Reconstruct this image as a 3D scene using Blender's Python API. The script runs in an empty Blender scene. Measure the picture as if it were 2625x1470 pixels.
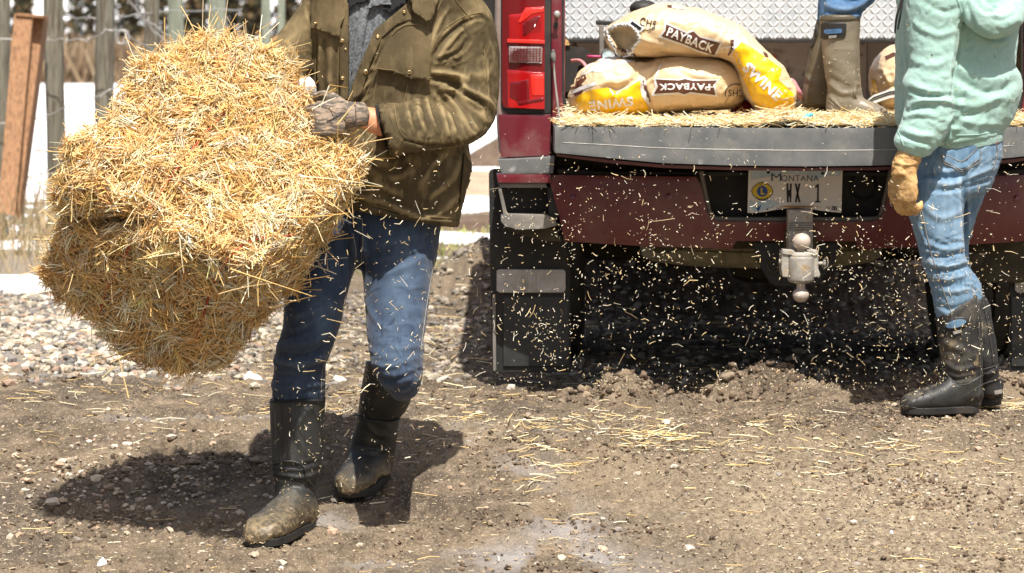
import bpy, bmesh, math, random
import numpy as np
from mathutils import Vector, Matrix
from mathutils.bvhtree import BVHTree

SC = bpy.context.scene
COL = SC.collection
# ------------------------------------------------------------------ camera, world, sun, exposure
FPX, HX, HY, CAMZ = 7000.0, 1312.5, 190.0, 1.05      # focal length in photo pixels, principal column, horizon row, eye height
cam_d = bpy.data.cameras.new('camera'); cam = bpy.data.objects.new('camera', cam_d); COL.objects.link(cam)
cam.location = (0, 0, CAMZ); cam.rotation_euler = (math.radians(90), 0, 0)
cam_d.sensor_width = 36; cam_d.lens = 36 * FPX / 2625; cam_d.shift_y = -(735 - HY) / 2625
cam_d.clip_start = .1; cam_d.clip_end = 2000
cam_d.dof.use_dof = True; cam_d.dof.focus_distance = 7.7; cam_d.dof.aperture_fstop = 6.3
SC.camera = cam
SUN_EL, SUN_AZ = math.radians(62), math.radians(11)     # azimuth measured from behind the camera towards its right
w = bpy.data.worlds.new('World'); SC.world = w; w.use_nodes = True
nt = w.node_tree; bg = nt.nodes['Background']
sky = nt.nodes.new('ShaderNodeTexSky'); sky.sky_type = 'NISHITA'; sky.sun_disc = False
sky.sun_elevation = SUN_EL; sky.sun_rotation = math.radians(180) - SUN_AZ
nt.links.new(sky.outputs[0], bg.inputs[0]); bg.inputs[1].default_value = 0.08; sky.dust_density = 4; sky.ozone_density = .4
sd = bpy.data.lights.new('sun', 'SUN'); sd.energy = 5.0; sd.angle = math.radians(.5); sd.color = (1, .95, .88)
sun = bpy.data.objects.new('sun', sd); COL.objects.link(sun); sun.location = (3, -3, 8)
sdir = Vector((math.sin(SUN_AZ) * math.cos(SUN_EL), -math.cos(SUN_AZ) * math.cos(SUN_EL), math.sin(SUN_EL)))   # towards the sun
sun.rotation_euler = sdir.to_track_quat('Z', 'Y').to_euler()
SC.view_settings.view_transform = 'Standard'; SC.view_settings.look = 'None'
SC.view_settings.exposure = 0.62; SC.view_settings.gamma = 1
SC.render.engine = 'CYCLES'; SC.cycles.max_bounces = 6; SC.cycles.diffuse_bounces = 3

# ------------------------------------------------------------------ helpers
rs = np.random.RandomState(7)
def P(px, py, Y): return Vector(((px - HX) * Y / FPX, Y, CAMZ - (py - HY) * Y / FPX))
def arr(l): return np.array(l, float)
def hash3(i, seed):
    i = i.astype(np.int64)
    h = (i[..., 0] * 73856093) ^ (i[..., 1] * 19349663) ^ (i[..., 2] * 83492791) ^ (seed * 2654435761)
    h = (h ^ (h >> 13)) * 1274126177; h &= 0x7fffffff
    h = (h ^ (h >> 16)) * 668265263; h &= 0x7fffffff
    return (h % 100003) / 100003.0 * 2 - 1
def vn(p, seed=0):
    p = np.asarray(p, float); i = np.floor(p); f = p - i; f = f * f * f * (f * (f * 6 - 15) + 10)
    r = 0
    for a in (0, 1):
        for b in (0, 1):
            for c in (0, 1):
                wt = (f[..., 0] if a else 1 - f[..., 0]) * (f[..., 1] if b else 1 - f[..., 1]) * (f[..., 2] if c else 1 - f[..., 2])
                r = r + wt * hash3(i + np.array([a, b, c]), seed)
    return r
def fbm(p, octv=4, seed=0, gain=.5):
    r = 0; a = 1; t = 0
    for k in range(octv):
        r = r + a * vn(np.asarray(p) * (2.03 ** k) + 17.3 * k, seed + k); t += a; a *= gain
    return r / t
def sst(a, b, x):
    t = np.clip((x - a) / (b - a), 0, 1); return t * t * (3 - 2 * t)

MATS = {}
def mat(name, c1, c2=None, scale=8, rough=.7, metal=0, bump=0, bscale=60, spec=.5, coat=0, attr=None, dust=0, dustc=(.4, .34, .26),
        c3=None, s3=40, trans=0, aniso=None, sss=0, detail=6, f=(.35, .65), rvar=0, emit=None, bd=.01, dscale=6, sheen=0, bump2=0, bscale2=300):
    m = bpy.data.materials.new(name); m.use_nodes = True; n = m.node_tree.nodes; L = m.node_tree.links
    b = n['Principled BSDF']; tc = n.new('ShaderNodeTexCoord'); src = tc.outputs['Object']
    def vec(an=aniso):
        if an:
            mp = n.new('ShaderNodeMapping'); mp.inputs['Scale'].default_value = an; L.new(src, mp.inputs[0]); return mp.outputs[0]
        return src
    def noise(s, det=detail, rg=.6, v=None):
        t = n.new('ShaderNodeTexNoise'); t.inputs['Scale'].default_value = s; t.inputs['Detail'].default_value = det
        t.inputs['Roughness'].default_value = rg; L.new(v or vec(), t.inputs['Vector']); return t.outputs['Fac']
    def ramp(fac, a, z):
        r = n.new('ShaderNodeMapRange'); r.inputs['From Min'].default_value = a; r.inputs['From Max'].default_value = z
        L.new(fac, r.inputs['Value']); return r.outputs[0]
    def mixc(fac, a, z):
        x = n.new('ShaderNodeMix'); x.data_type = 'RGBA'; L.new(fac, x.inputs[0])
        for v, s in ((a, x.inputs[6]), (z, x.inputs[7])):
            if isinstance(v, tuple): s.default_value = (*v, 1)
            else: L.new(v, s)
        return x.outputs[2]
    def math_(op, a, z):
        x = n.new('ShaderNodeMath'); x.operation = op
        for v, s in ((a, x.inputs[0]), (z, x.inputs[1])):
            if isinstance(v, (int, float)): s.default_value = v
            else: L.new(v, s)
        x.use_clamp = True; return x.outputs[0]
    col = c1
    if c2: col = mixc(ramp(noise(scale), *f), c1, c2)
    if c3: col = mixc(ramp(noise(s3, 3), .52, .66), col, c3)
    if attr:            # (attribute, colour) pairs: worn, faded or soiled places that belong to the thing itself
        for an, ac in attr:
            at = n.new('ShaderNodeAttribute'); at.attribute_name = an
            if ac is None: col = at.outputs['Color']
            else: col = mixc(at.outputs['Fac'], col, ac)
    if dust:
        g = ramp(noise(dscale, 8, .7, src), .62 - .35 * dust, .80 - .1 * dust)
        col = mixc(math_('MULTIPLY', g, min(1., .3 + dust)), col, dustc)
        rr = math_('ADD', math_('MULTIPLY', g, .5), rough); L.new(rr, b.inputs['Roughness'])
    else:
        b.inputs['Roughness'].default_value = rough
        if rvar:
            L.new(math_('ADD', math_('MULTIPLY', ramp(noise(scale * 1.7), .35, .65), rvar), rough), b.inputs['Roughness'])
    if isinstance(col, tuple): b.inputs['Base Color'].default_value = (*col, 1)
    else: L.new(col, b.inputs['Base Color'])
    b.inputs['Metallic'].default_value = metal; b.inputs['Specular IOR Level'].default_value = spec
    b.inputs['Coat Weight'].default_value = coat; b.inputs['Transmission Weight'].default_value = trans
    b.inputs['Coat Roughness'].default_value = .15
    b.inputs['Sheen Weight'].default_value = sheen
    if sss: b.inputs['Subsurface Weight'].default_value = sss; b.inputs['Subsurface Scale'].default_value = .01
    if bump:
        bp = n.new('ShaderNodeBump'); bp.inputs['Strength'].default_value = bump; bp.inputs['Distance'].default_value = bd
        L.new(noise(bscale, 8, .65), bp.inputs['Height']); o = bp.outputs[0]
        if bump2:
            b2 = n.new('ShaderNodeBump'); b2.inputs['Strength'].default_value = bump2; b2.inputs['Distance'].default_value = .002
            L.new(noise(bscale2, 2, .5, src), b2.inputs['Height']); L.new(o, b2.inputs['Normal']); o = b2.outputs[0]
        L.new(o, b.inputs['Normal'])
    MATS[name] = m; return m

def tag(o, label=None, cat=None, group=None, kind=None):
    if label: o['label'] = label
    if cat: o['category'] = cat
    if group: o['group'] = group
    if kind: o['kind'] = kind
    return o
def thing(name, loc, label, cat, group=None, parent=None):
    o = bpy.data.objects.new(name, None); COL.objects.link(o); o.location = loc; o.empty_display_size = .1
    return tag(o, label, cat, group)
def wloc(o):
    v = Vector((0, 0, 0))
    while o is not None: v = v + Vector(o.location); o = o.parent
    return v
def fin(name, V, F, m, parent=None, smooth=True, cols=None, attrs=None, sol=0, bev=0, mats=None, fmat=None, recalc=False, seg=2):
    """link world-space geometry as one mesh object under parent"""
    V = np.asarray(V, float); off = np.array(wloc(parent)) if parent is not None else np.zeros(3)
    me = bpy.data.meshes.new(name)
    if isinstance(F, np.ndarray):
        k = F.shape[1]; nf = len(F)
        me.vertices.add(len(V)); me.vertices.foreach_set('co', (V - off).astype(np.float32).ravel())
        me.loops.add(nf * k); me.loops.foreach_set('vertex_index', F.astype(np.int32).ravel())
        me.polygons.add(nf); me.polygons.foreach_set('loop_start', np.arange(0, nf * k, k, dtype=np.int32))
        me.update(calc_edges=True)
    else:
        me.from_pydata((V - off).tolist(), [], [list(f) for f in F])
    if recalc:
        bm = bmesh.new(); bm.from_mesh(me); bmesh.ops.recalc_face_normals(bm, faces=bm.faces); bm.to_mesh(me); bm.free()
    me.polygons.foreach_set('use_smooth', np.full(len(me.polygons), smooth))
    if m: me.materials.append(m)
    if mats:
        for x in mats: me.materials.append(x)
        me.polygons.foreach_set('material_index', np.asarray(fmat, np.int32))
    if cols is not None:
        a = me.color_attributes.new('col', 'FLOAT_COLOR', 'POINT')
        a.data.foreach_set('color', np.c_[cols, np.ones(len(cols))].astype(np.float32).ravel())
    if attrs:
        for k_, v in attrs.items():
            a = me.attributes.new(k_, 'FLOAT', 'POINT'); a.data.foreach_set('value', np.asarray(v, np.float32))
    o = bpy.data.objects.new(name, me); COL.objects.link(o)
    if parent is not None: o.parent = parent
    if sol:
        md = o.modifiers.new('s', 'SOLIDIFY'); md.thickness = sol; md.offset = -1
    if bev:
        md = o.modifiers.new('b', 'BEVEL'); md.width = bev; md.segments = seg; md.limit_method = 'ANGLE'; md.angle_limit = math.radians(35)
        md.harden_normals = False
    return o
def join(parts):
    V = []; F = []; o = 0
    for v, f in parts:
        v = np.asarray(v, float); V.append(v); F += [tuple(i + o for i in q) for q in f]; o += len(v)
    return np.vstack(V), F
def catmull(K, sub):
    K = arr(K); out = []
    for i in range(len(K) - 1):
        p0 = K[max(i - 1, 0)]; p1 = K[i]; p2 = K[i + 1]; p3 = K[min(i + 2, len(K) - 1)]
        for s in range(sub):
            t = s / sub
            out.append(.5 * (2 * p1 + (p2 - p0) * t + (2 * p0 - 5 * p1 + 4 * p2 - p3) * t * t + (3 * p1 - p0 - 3 * p2 + p3) * t ** 3))
    out.append(K[-1]); return arr(out)
def rings(C, A, B, n=32, p=2.0, cap=.5, caps=(True, True)):
    """tube from centres C and half axes A, B"""
    t = np.linspace(0, 2 * math.pi, n, endpoint=False)
    c = np.sign(np.cos(t)) * np.abs(np.cos(t)) ** (2 / p); s = np.sign(np.sin(t)) * np.abs(np.sin(t)) ** (2 / p)
    C = arr(C); A = arr(A); B = arr(B)
    V = (C[:, None, :] + A[:, None, :] * c[None, :, None] + B[:, None, :] * s[None, :, None])
    k = len(C); Vs = [V.reshape(-1, 3)]; F = []
    for i in range(k - 1):
        for j in range(n):
            a = i * n + j; b = i * n + (j + 1) % n; F.append((a, b, b + n, a + n))
    base = k * n
    for end, on in ((0, caps[0]), (k - 1, caps[1])):
        if not on: continue
        d = C[end] - C[1 if end == 0 else k - 2]; L = np.linalg.norm(d) + 1e-9
        r = min(np.linalg.norm(A[end]), np.linalg.norm(B[end]))
        prev = end * n + np.arange(n)
        for q in (.6, .9):
            ring = V[end] * (1 - q) + C[end] * q + d / L * r * cap * math.sqrt(max(0, 1 - (1 - q) ** 2)); Vs.append(ring)
            cur = base + np.arange(n); base += n
            for j in range(n): F.append((prev[j], prev[(j + 1) % n], cur[(j + 1) % n], cur[j]))
            prev = cur
        Vs.append((C[end] + d / L * r * cap)[None, :]); ci = base; base += 1
        for j in range(n): F.append((prev[j], prev[(j + 1) % n], ci))
    return np.vstack(Vs), F
def ribs(R, n=36, sub=6, p=2.2, cap=.5, caps=(True, True)):
    """R rows: (xl, yl, xr, yr, Y, depth_radius) in photo pixels: the two outline points of each slice"""
    K = catmull(R, sub); C = []; A = []; B = []
    for xl, yl, xr, yr, Y, d in K:
        l = np.array(P(xl, yl, Y)); r = np.array(P(xr, yr, Y)); C.append((l + r) / 2); A.append((r - l) / 2); B.append((0, d, 0))
    return rings(C, A, B, n, p, cap, caps)
def tube(pts, rad, n=10, cap=1., sub=1, closed=False):
    pts = arr([tuple(q) for q in pts]); rad = np.full(len(pts), rad) if np.isscalar(rad) else arr(rad)
    if sub > 1: K = catmull(np.c_[pts, rad], sub); pts = K[:, :3]; rad = K[:, 3]
    A = []; B = []; up = None
    for i in range(len(pts)):
        t = pts[min(i + 1, len(pts) - 1)] - pts[max(i - 1, 0)]; t = t / (np.linalg.norm(t) + 1e-9)
        if up is None:
            up = np.cross(t, (0, 0, 1.)) if abs(t[2]) < .9 else np.cross(t, (1., 0, 0))
        a = up - t * np.dot(up, t); a /= np.linalg.norm(a) + 1e-9; up = a; A.append(a * rad[i]); B.append(np.cross(t, a) * rad[i])
    return rings(pts, A, B, n, 2, cap)
def ellip(c, r, n=16):
    z = np.linspace(-.98, .98, n); C = [(c[0], c[1], c[2] + r[2] * q) for q in z]; k = np.sqrt(1 - z * z)
    return rings(C, [(r[0] * q, 0, 0) for q in k], [(0, r[1] * q, 0) for q in k], 24, 2, .3)
def normals(V, F):
    N = np.zeros_like(V)
    F = np.asarray([f if len(f) == 4 else (*f, f[2]) for f in F]) if not isinstance(F, np.ndarray) else F
    a = V[F[:, 2]] - V[F[:, 0]]; b = V[F[:, -1]] - V[F[:, 1]]; fn = np.cross(a, b)
    for k in range(F.shape[1]): np.add.at(N, F[:, k], fn)
    return N / (np.linalg.norm(N, axis=1, keepdims=True) + 1e-12)
def remesh(parts, voxel=.006, smooth=3):
    V, F = join(parts); me = bpy.data.meshes.new('t'); me.from_pydata(V.tolist(), [], F)
    bm = bmesh.new(); bm.from_mesh(me); bmesh.ops.recalc_face_normals(bm, faces=bm.faces); bm.to_mesh(me); bm.free()
    o = bpy.data.objects.new('t', me); COL.objects.link(o)
    r = o.modifiers.new('r', 'REMESH'); r.mode = 'VOXEL'; r.voxel_size = voxel
    if smooth: s = o.modifiers.new('s', 'SMOOTH'); s.factor = .5; s.iterations = smooth
    dg = bpy.context.evaluated_depsgraph_get(); e = o.evaluated_get(dg); m2 = e.to_mesh()
    nv = len(m2.vertices); Vo = np.empty(nv * 3); m2.vertices.foreach_get('co', Vo)
    nl = len(m2.loops); lv = np.empty(nl, np.int32); m2.loops.foreach_get('vertex_index', lv)
    ls = np.empty(len(m2.polygons), np.int32); m2.polygons.foreach_get('loop_total', ls)
    if (ls == 4).all(): Fo = lv.reshape(-1, 4)
    else:
        Fo = []; q = 0
        for k in ls: f = lv[q:q + k]; q += k; Fo.append(tuple(f) if k == 4 else (*f, f[-1]) if k == 3 else tuple(f[:4]))
        Fo = np.array([f for f in Fo if len(set(f)) > 2]); Fo = Fo[[len(set(f)) == 4 for f in Fo]]
    e.to_mesh_clear(); bpy.data.objects.remove(o); bpy.data.meshes.remove(me)
    return Vo.reshape(-1, 3), Fo
def topx(V):
    s = FPX / V[:, 1]; return np.c_[HX + V[:, 0] * s, HY - (V[:, 2] - CAMZ) * s]
def pdist(Q, pts):
    """distance from 2-D points to a polyline, and the parameter 0..1 along it"""
    best = np.full(len(Q), 1e9); par = np.zeros(len(Q)); pts = arr(pts); n = len(pts) - 1
    for i in range(n):
        a = pts[i]; d = pts[i + 1] - a; t = np.clip(((Q - a) @ d) / (d @ d + 1e-9), 0, 1)
        r = np.linalg.norm(Q - a - t[:, None] * d, axis=1); u = r < best; best[u] = r[u]; par[u] = (i + t[u]) / n
    return best, par
def inpoly(Q, poly):
    poly = arr(poly); r = np.zeros(len(Q), bool); j = len(poly) - 1
    for i in range(len(poly)):
        xi, yi = poly[i]; xj, yj = poly[j]
        c = ((yi > Q[:, 1]) != (yj > Q[:, 1])) & (Q[:, 0] < (xj - xi) * (Q[:, 1] - yi) / (yj - yi + 1e-12) + xi)
        r ^= c; j = i
    return r
def folds(V, F, strokes, extra=None):
    """cloth folds: each stroke (points in photo pixels, height in mm, width in pixels) raises or sinks the cloth along a line"""
    N = normals(V, F); Q = topx(V); front = sst(.15, -.35, N[:, 1]); h = np.zeros(len(V))
    for pts, amp, wd in strokes:
        d, t = pdist(Q, catmull(pts, 4) if len(pts) > 2 else pts)
        tp = np.sqrt(np.clip(np.sin(np.pi * np.clip(t * .9 + .05, 0, 1)), 0, 1))
        h += amp * .001 * np.exp(-(d / wd) ** 1.35) * tp
        h -= amp * .0005 * np.exp(-((d - wd * 1.8) / wd) ** 2) * tp
    h *= front
    if extra is not None: h = h + extra(V, N)
    return V + N * h[:, None], h
def creases(n, x0, x1, y0, y1, ang, spread, L, amp, wd, seed):
    """random short creases (photo pixels): n of them about a main direction"""
    g = np.random.RandomState(seed); out = []
    for _ in range(n):
        x, y = g.uniform(x0, x1), g.uniform(y0, y1); a = math.radians(g.normal(ang, spread)); l = g.uniform(*L); b = g.normal(0, .25)
        out.append(([(x, y), (x + l * .5 * math.cos(a) - b * l * .5 * math.sin(a), y + l * .5 * math.sin(a) + b * l * .5 * math.cos(a)), (x + l * math.cos(a), y + l * math.sin(a))], g.choice([-1, 1]) * g.uniform(*amp), g.uniform(*wd)))
    return out
def box(x0, x1, y0, y1, z0, z1):
    V = [(x, y, z) for z in (z0, z1) for y in (y0, y1) for x in (x0, x1)]
    return V, [(0, 2, 3, 1), (4, 5, 7, 6), (0, 1, 5, 4), (2, 6, 7, 3), (0, 4, 6, 2), (1, 3, 7, 5)]
def prism(pts, Y, dep, flare=None):
    """outline in photo pixels on the plane Y, with real depth dep going away"""
    a = [tuple(P(x, y, Y)) for x, y in pts]; b = [(q[0], Y + dep, q[2]) for q in a]; n = len(pts)
    F = [tuple(range(n)), tuple(range(2 * n - 1, n - 1, -1))] + [(i, (i + 1) % n, n + (i + 1) % n, n + i) for i in range(n)]
    return a + b, F
def pobj(name, pts, Y, dep, m, parent, bev=.004, smooth=False, seg=2):
    V, F = prism(pts, Y, dep); return fin(name, V, F, m, parent, smooth=smooth, bev=bev, recalc=True, seg=seg)
def bobj(name, b, m, parent, bev=.004):
    return fin(name, *box(*b), m, parent, smooth=False, bev=bev, recalc=True)
def bvh_of(V, F): return BVHTree.FromPolygons([tuple(v) for v in V], [tuple(int(i) for i in f) for f in F])
def flat_text(body, w_, h_=None, bold=.0, ext=0):
    c = bpy.data.curves.new('t', 'FONT'); c.body = body; c.offset = bold; c.resolution_u = 3; c.space_character = 1.08
    o = bpy.data.objects.new('t', c); COL.objects.link(o); bpy.context.view_layer.update()
    m = o.evaluated_get(bpy.context.evaluated_depsgraph_get()).to_mesh()
    V = arr([v.co[:] for v in m.vertices])[:, :2]; F = [tuple(p.vertices) for p in m.polygons]
    bpy.data.objects.remove(o); bpy.data.curves.remove(c)
    lo = V.min(0); hi = V.max(0); V = (V - (lo + hi) / 2) / (hi - lo); V[:, 0] *= w_; V[:, 1] *= (h_ or w_ * (hi - lo)[1] / (hi - lo)[0])
    return V, F
def decal(name, V2, F2, bvh, m, parent, off=.0015, cell=8, sol=0, offf=None, smooth=True, depth=(5, 14)):
    """flat outline (photo pixels) pressed onto a curved surface found by casting towards it"""
    bm = bmesh.new(); vs = [bm.verts.new((x, -y, 0)) for x, y in V2]
    for f in F2:
        try: bm.faces.new([vs[i] for i in f])
        except ValueError: pass
    bm.normal_update(); bmesh.ops.triangulate(bm, faces=bm.faces[:])
    lo = V2.min(0); hi = V2.max(0)
    for x in np.arange(lo[0] + cell * .5, hi[0], cell):
        bmesh.ops.bisect_plane(bm, geom=bm.verts[:] + bm.edges[:] + bm.faces[:], plane_co=(x, 0, 0), plane_no=(1, 0, 0))
    for y in np.arange(lo[1] + cell * .5, hi[1], cell):
        bmesh.ops.bisect_plane(bm, geom=bm.verts[:] + bm.edges[:] + bm.faces[:], plane_co=(0, -y, 0), plane_no=(0, 1, 0))
    O = Vector((0, 0, CAMZ)); dead = []
    for v in bm.verts:
        px, py = v.co.x, -v.co.y; d = (P(px, py, 8.) - O).normalized(); hit = bvh.ray_cast(O + d * depth[0], d, depth[1])
        if hit[0] is None: dead.append(v); continue
        nrm = hit[1]; nrm = -nrm if nrm.dot(d) > 0 else nrm
        o_ = off if offf is None else offf(px, py)
        v.co = hit[0] + nrm * o_ * .5 - d * o_ * .7
    bmesh.ops.delete(bm, geom=dead, context='VERTS')
    bm.verts.index_update()
    V = arr([v.co[:] for v in bm.verts]); bm.normal_update()
    F = [tuple(v.index for v in f.verts)[::(1 if f.normal.y < 0 else -1)] for f in bm.faces]; bm.free()
    if not F: return None
    return fin(name, V, F, m, parent, smooth=smooth, sol=sol, recalc=False)
def poly_decal(name, pts, bvh, m, parent, rnd=0, **k):
    pts = arr(pts); return decal(name, pts, [tuple(range(len(pts)))], bvh, m, parent, **k)
def text_decal(name, body, cx, cy, w_, h_, ang, bvh, m, parent, bold=.02, shear=0, arc=0, **k):
    V, F = flat_text(body, w_, h_, bold); V[:, 1] *= -1
    V[:, 1] += arc * (V[:, 0] / (w_ / 2)) ** 2; V[:, 0] += shear * V[:, 1]
    a = math.radians(ang); R = np.array([[math.cos(a), math.sin(a)], [-math.sin(a), math.cos(a)]])
    return decal(name, V @ R + (cx, cy), F, bvh, m, parent, **k)
def disc_decal(name, cx, cy, r, bvh, m, parent, ry=None, n=20, **k):
    t = np.linspace(0, 2 * math.pi, n, endpoint=False); return poly_decal(name, np.c_[cx + r * np.cos(t), cy + (ry or r) * np.sin(t)], bvh, m, parent, **k)
def snap(name, px, py, r, bvh, m, parent, h=.003):
    O = Vector((0, 0, CAMZ)); d = (P(px, py, 8.) - O).normalized(); hit = bvh.ray_cast(O + d * 5, d, 9)
    if hit[0] is None: return
    R = r * hit[0].y / FPX; nn = hit[1] if hit[1].dot(d) < 0 else -hit[1]; q = nn.to_track_quat('Z', 'Y')
    V = []; F = []
    for i, (rr, zz) in enumerate(((1, -.3), (1, .35), (.8, .8), (.45, 1), (.4, .8))):
        for j in range(14):
            a = j * 2 * math.pi / 14; V.append(hit[0] + q @ Vector((rr * R * math.cos(a), rr * R * math.sin(a), zz * h)))
            if i: F.append(((i - 1) * 14 + j, (i - 1) * 14 + (j + 1) % 14, i * 14 + (j + 1) % 14, i * 14 + j))
    F.append(tuple(range(4 * 14, 5 * 14)))
    fin(name, arr([tuple(v) for v in V]), F, m, parent)
def seam(name, pts, bvh, m, parent, rad=.0012, off=.001):
    """a raised line of stitching following the cloth"""
    O = Vector((0, 0, CAMZ)); out = []
    for px, py in catmull(pts, 8):
        d = (P(px, py, 8.) - O).normalized(); hit = bvh.ray_cast(O + d * 5, d, 9)
        if hit[0] is not None: out.append(hit[0] + (hit[1] if hit[1].dot(d) < 0 else -hit[1]) * off)
    if len(out) > 2: V, F = tube(out, rad, 5, .5); return fin(name, V, F, m, parent)
def straw_geo(P0, D, L, R, bend, cols, seg=2, flat=1.):
    """many three-sided stalks at once"""
    n = len(P0); D = D / np.linalg.norm(D, axis=1, keepdims=True)
    a = np.cross(D, rs.normal(size=(n, 3))); a /= np.linalg.norm(a, axis=1, keepdims=True); b = np.cross(D, a) * flat
    t = np.linspace(0, 1, seg + 1); V = np.zeros((n, seg + 1, 3, 3))
    for i, q in enumerate(t):
        c = P0 + D * (L * (q - .5))[:, None] + a * (bend * L * (4 * (q - .5) ** 2))[:, None]
        for j in range(3):
            g = 2 * math.pi * j / 3; V[:, i, j] = c + (a * math.cos(g) + b * math.sin(g)) * (R * (1 - .15 * i))[:, None]
    m_ = (seg + 1) * 3; base = (np.arange(n) * m_)[:, None, None]
    f = []
    for i in range(seg):
        for j in range(3): f.append((i * 3 + j, i * 3 + (j + 1) % 3, i * 3 + 3 + (j + 1) % 3, i * 3 + 3 + j))
    F = (base + np.array(f)[None]).reshape(-1, 4)
    return V.reshape(-1, 3), F, np.repeat(cols, m_, axis=0)
def straw_cols(n, pal=None, v=.12):
    pal = arr(pal or [(.86, .54, .20), (.91, .64, .30), (.94, .75, .45), (.88, .58, .20), (.96, .84, .60), (.68, .40, .12)])
    c = pal[rs.randint(0, len(pal), n)]; return np.clip(c * (1 + rs.normal(0, v, (n, 1))), 0, .95)
# ------------------------------------------------------------------ materials
M_straw = mat('straw', (.7, .5, .2), attr=[('col', None)], rough=.5, spec=.4)
M_straw_core = mat('straw_core', (.62, .37, .13), (.80, .54, .24), scale=60, rough=.9, bump=1, bscale=90, bd=.02)
M_stone = mat('stone', (.4, .36, .3), attr=[('col', None)], rough=.85, bump=.4, bscale=80)
M_clod = mat('mud_clod', (.09, .06, .04), attr=[('col', None)], rough=.9, bump=.8, bscale=120)
M_wax = mat('waxed_cotton', (.068, .052, .028), (.138, .103, .053), scale=7, rough=.66, bump=.5, bscale=34, c3=(.155, .118, .062), s3=22,
            attr=[('wear', (.27, .205, .105))], detail=10, f=(.38, .66), aniso=(1, 1, .5), bd=.006, bump2=.5, bscale2=420, spec=.08)
M_waxdark = mat('waxed_cotton_edge', (.05, .036, .016), (.10, .07, .028), scale=20, rough=.6)
M_thread = mat('stitching', (.20, .145, .06), rough=.8)
M_brass = mat('brass_snap', (.75, .55, .28), rough=.3, metal=.9)
M_shirt = mat('grey_flannel', (.05, .056, .06), (.21, .225, .24), scale=150, rough=.95, bump=.4, bscale=300, bd=.002, detail=2, f=(.3, .7), sheen=.3)
M_button = mat('dark_button', (.012, .012, .014), rough=.3)
M_jean1 = mat('dark_denim', (.012, .024, .052), (.024, .044, .083), scale=40, rough=.9, attr=[('fade', (.095, .15, .22)), ('wear', (.14, .20, .27))], bump=.3,
              bscale=90, bd=.003, aniso=(2.2, 2.2, .5), bump2=.4, bscale2=900, sheen=.15)
M_jean2 = mat('light_denim', (.085, .17, .27), (.15, .26, .37), scale=30, rough=.9, attr=[('fade', (.34, .46, .56)), ('wear', (.42, .52, .6))], bump=.3,
              bscale=90, bd=.003, aniso=(2.2, 2.2, .5), bump2=.4, bscale2=900, sheen=.15)
M_jean3 = mat('blue_denim', (.05, .12, .25), (.09, .19, .34), scale=40, rough=.9, attr=[('wear', (.25, .36, .5))], bump=.3, bscale=90, bd=.003)
M_thread2 = mat('jean_stitching', (.25, .23, .20), rough=.8)
M_rub = mat('black_rubber', (.016, .017, .017), (.034, .034, .031), scale=9, rough=.52, attr=[('mud', (.27, .20, .11))], dust=.25, dustc=(.17, .15, .11), bump=.3,
            bscale=70, bd=.003, dscale=14)
M_neo = mat('black_neoprene', (.013, .013, .013), (.028, .027, .025), scale=14, rough=.62, dust=.32, dustc=(.20, .17, .12), bump=.3, bscale=120, bd=.003, dscale=10,
            attr=[('mud', (.36, .27, .14))])
M_tanboot = mat('dusty_boot_rubber', (.17, .145, .10), (.24, .205, .15), scale=14, rough=.45, bump=.2, bscale=70, bd=.003, attr=[('mud', (.10, .075, .04))], spec=.5)
M_brownboot = mat('shaded_boot_rubber', (.075, .06, .035), (.11, .09, .055), scale=14, rough=.5, bump=.2, bscale=70, bd=.003)  # darker copy with the far boot's shade in its colour, reused for a band
M_hood = mat('mint_fleece', (.29, .475, .41), (.35, .53, .465), scale=60, rough=.95, bump=.5, bscale=130, bd=.004, sheen=.3, attr=[('wear', (.36, .57, .51))], bump2=.9, bscale2=420)
M_glove = mat('tan_leather', (.47, .27, .09), (.62, .40, .17), scale=30, rough=.75, bump=.8, bscale=60, bd=.006, c3=(.35, .2, .08), s3=25)
M_camo = mat('patterned_glove', (.27, .205, .15), (.085, .072, .058), scale=55, rough=.8, bump=.6, bscale=60, bd=.004, c3=(.32, .24, .17), s3=45, aniso=(.5, 1, 1.6), f=(.45, .52))
M_skin = mat('skin', (.62, .25, .12), (.68, .31, .17), scale=30, rough=.5, sss=.15, bump=.2, bscale=90, bd=.003)
M_white = mat('white_print', (.85, .84, .82), rough=.4)
M_whitecloth = mat('white_cloth', (.8, .8, .78), rough=.9, bump=.4, bscale=60)
M_blackcloth = mat('black_fabric', (.008, .008, .009), rough=.85)
M_hair = mat('hair', (.05, .03, .02), (.09, .05, .03), scale=80, rough=.6)
# truck
M_paint = mat('maroon_paint', (.13, .012, .022), (.16, .017, .026), scale=3, rough=.28, coat=.6, dust=.30, dustc=(.27, .20, .16), dscale=4, spec=.5)
M_paintlow = mat('maroon_bumper_paint', (.115, .016, .019), (.15, .030, .028), scale=6, rough=.45, coat=.25, dust=.36, dustc=(.24, .16, .12), dscale=5)
M_dusty = mat('dusty_fender_paint', (.17, .08, .075), (.30, .245, .20), scale=5, rough=.6, dust=.5, dustc=(.33, .28, .235), coat=.1)
M_greyp = mat('grey_plastic', (.105, .112, .112), (.165, .165, .158), scale=14, rough=.55, dust=.25, dustc=(.30, .28, .24), bump=.25, bscale=260, bd=.002, dscale=9)
M_blackp = mat('black_plastic', (.012, .012, .011), (.022, .02, .017), scale=12, rough=.6, dust=.25, dustc=(.085, .07, .05), bump=.3, bscale=80, bd=.003)
M_trimgrey = mat('dirty_grey_trim', (.14, .13, .115), (.24, .22, .19), scale=12, rough=.7, dust=.3, dustc=(.3, .26, .2), bump=.3, bscale=90, bd=.003)
M_lampred = mat('red_lamp_lens', (.33, .004, .006), (.46, .008, .010), scale=5, rough=.12, coat=.6, spec=.6)
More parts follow.
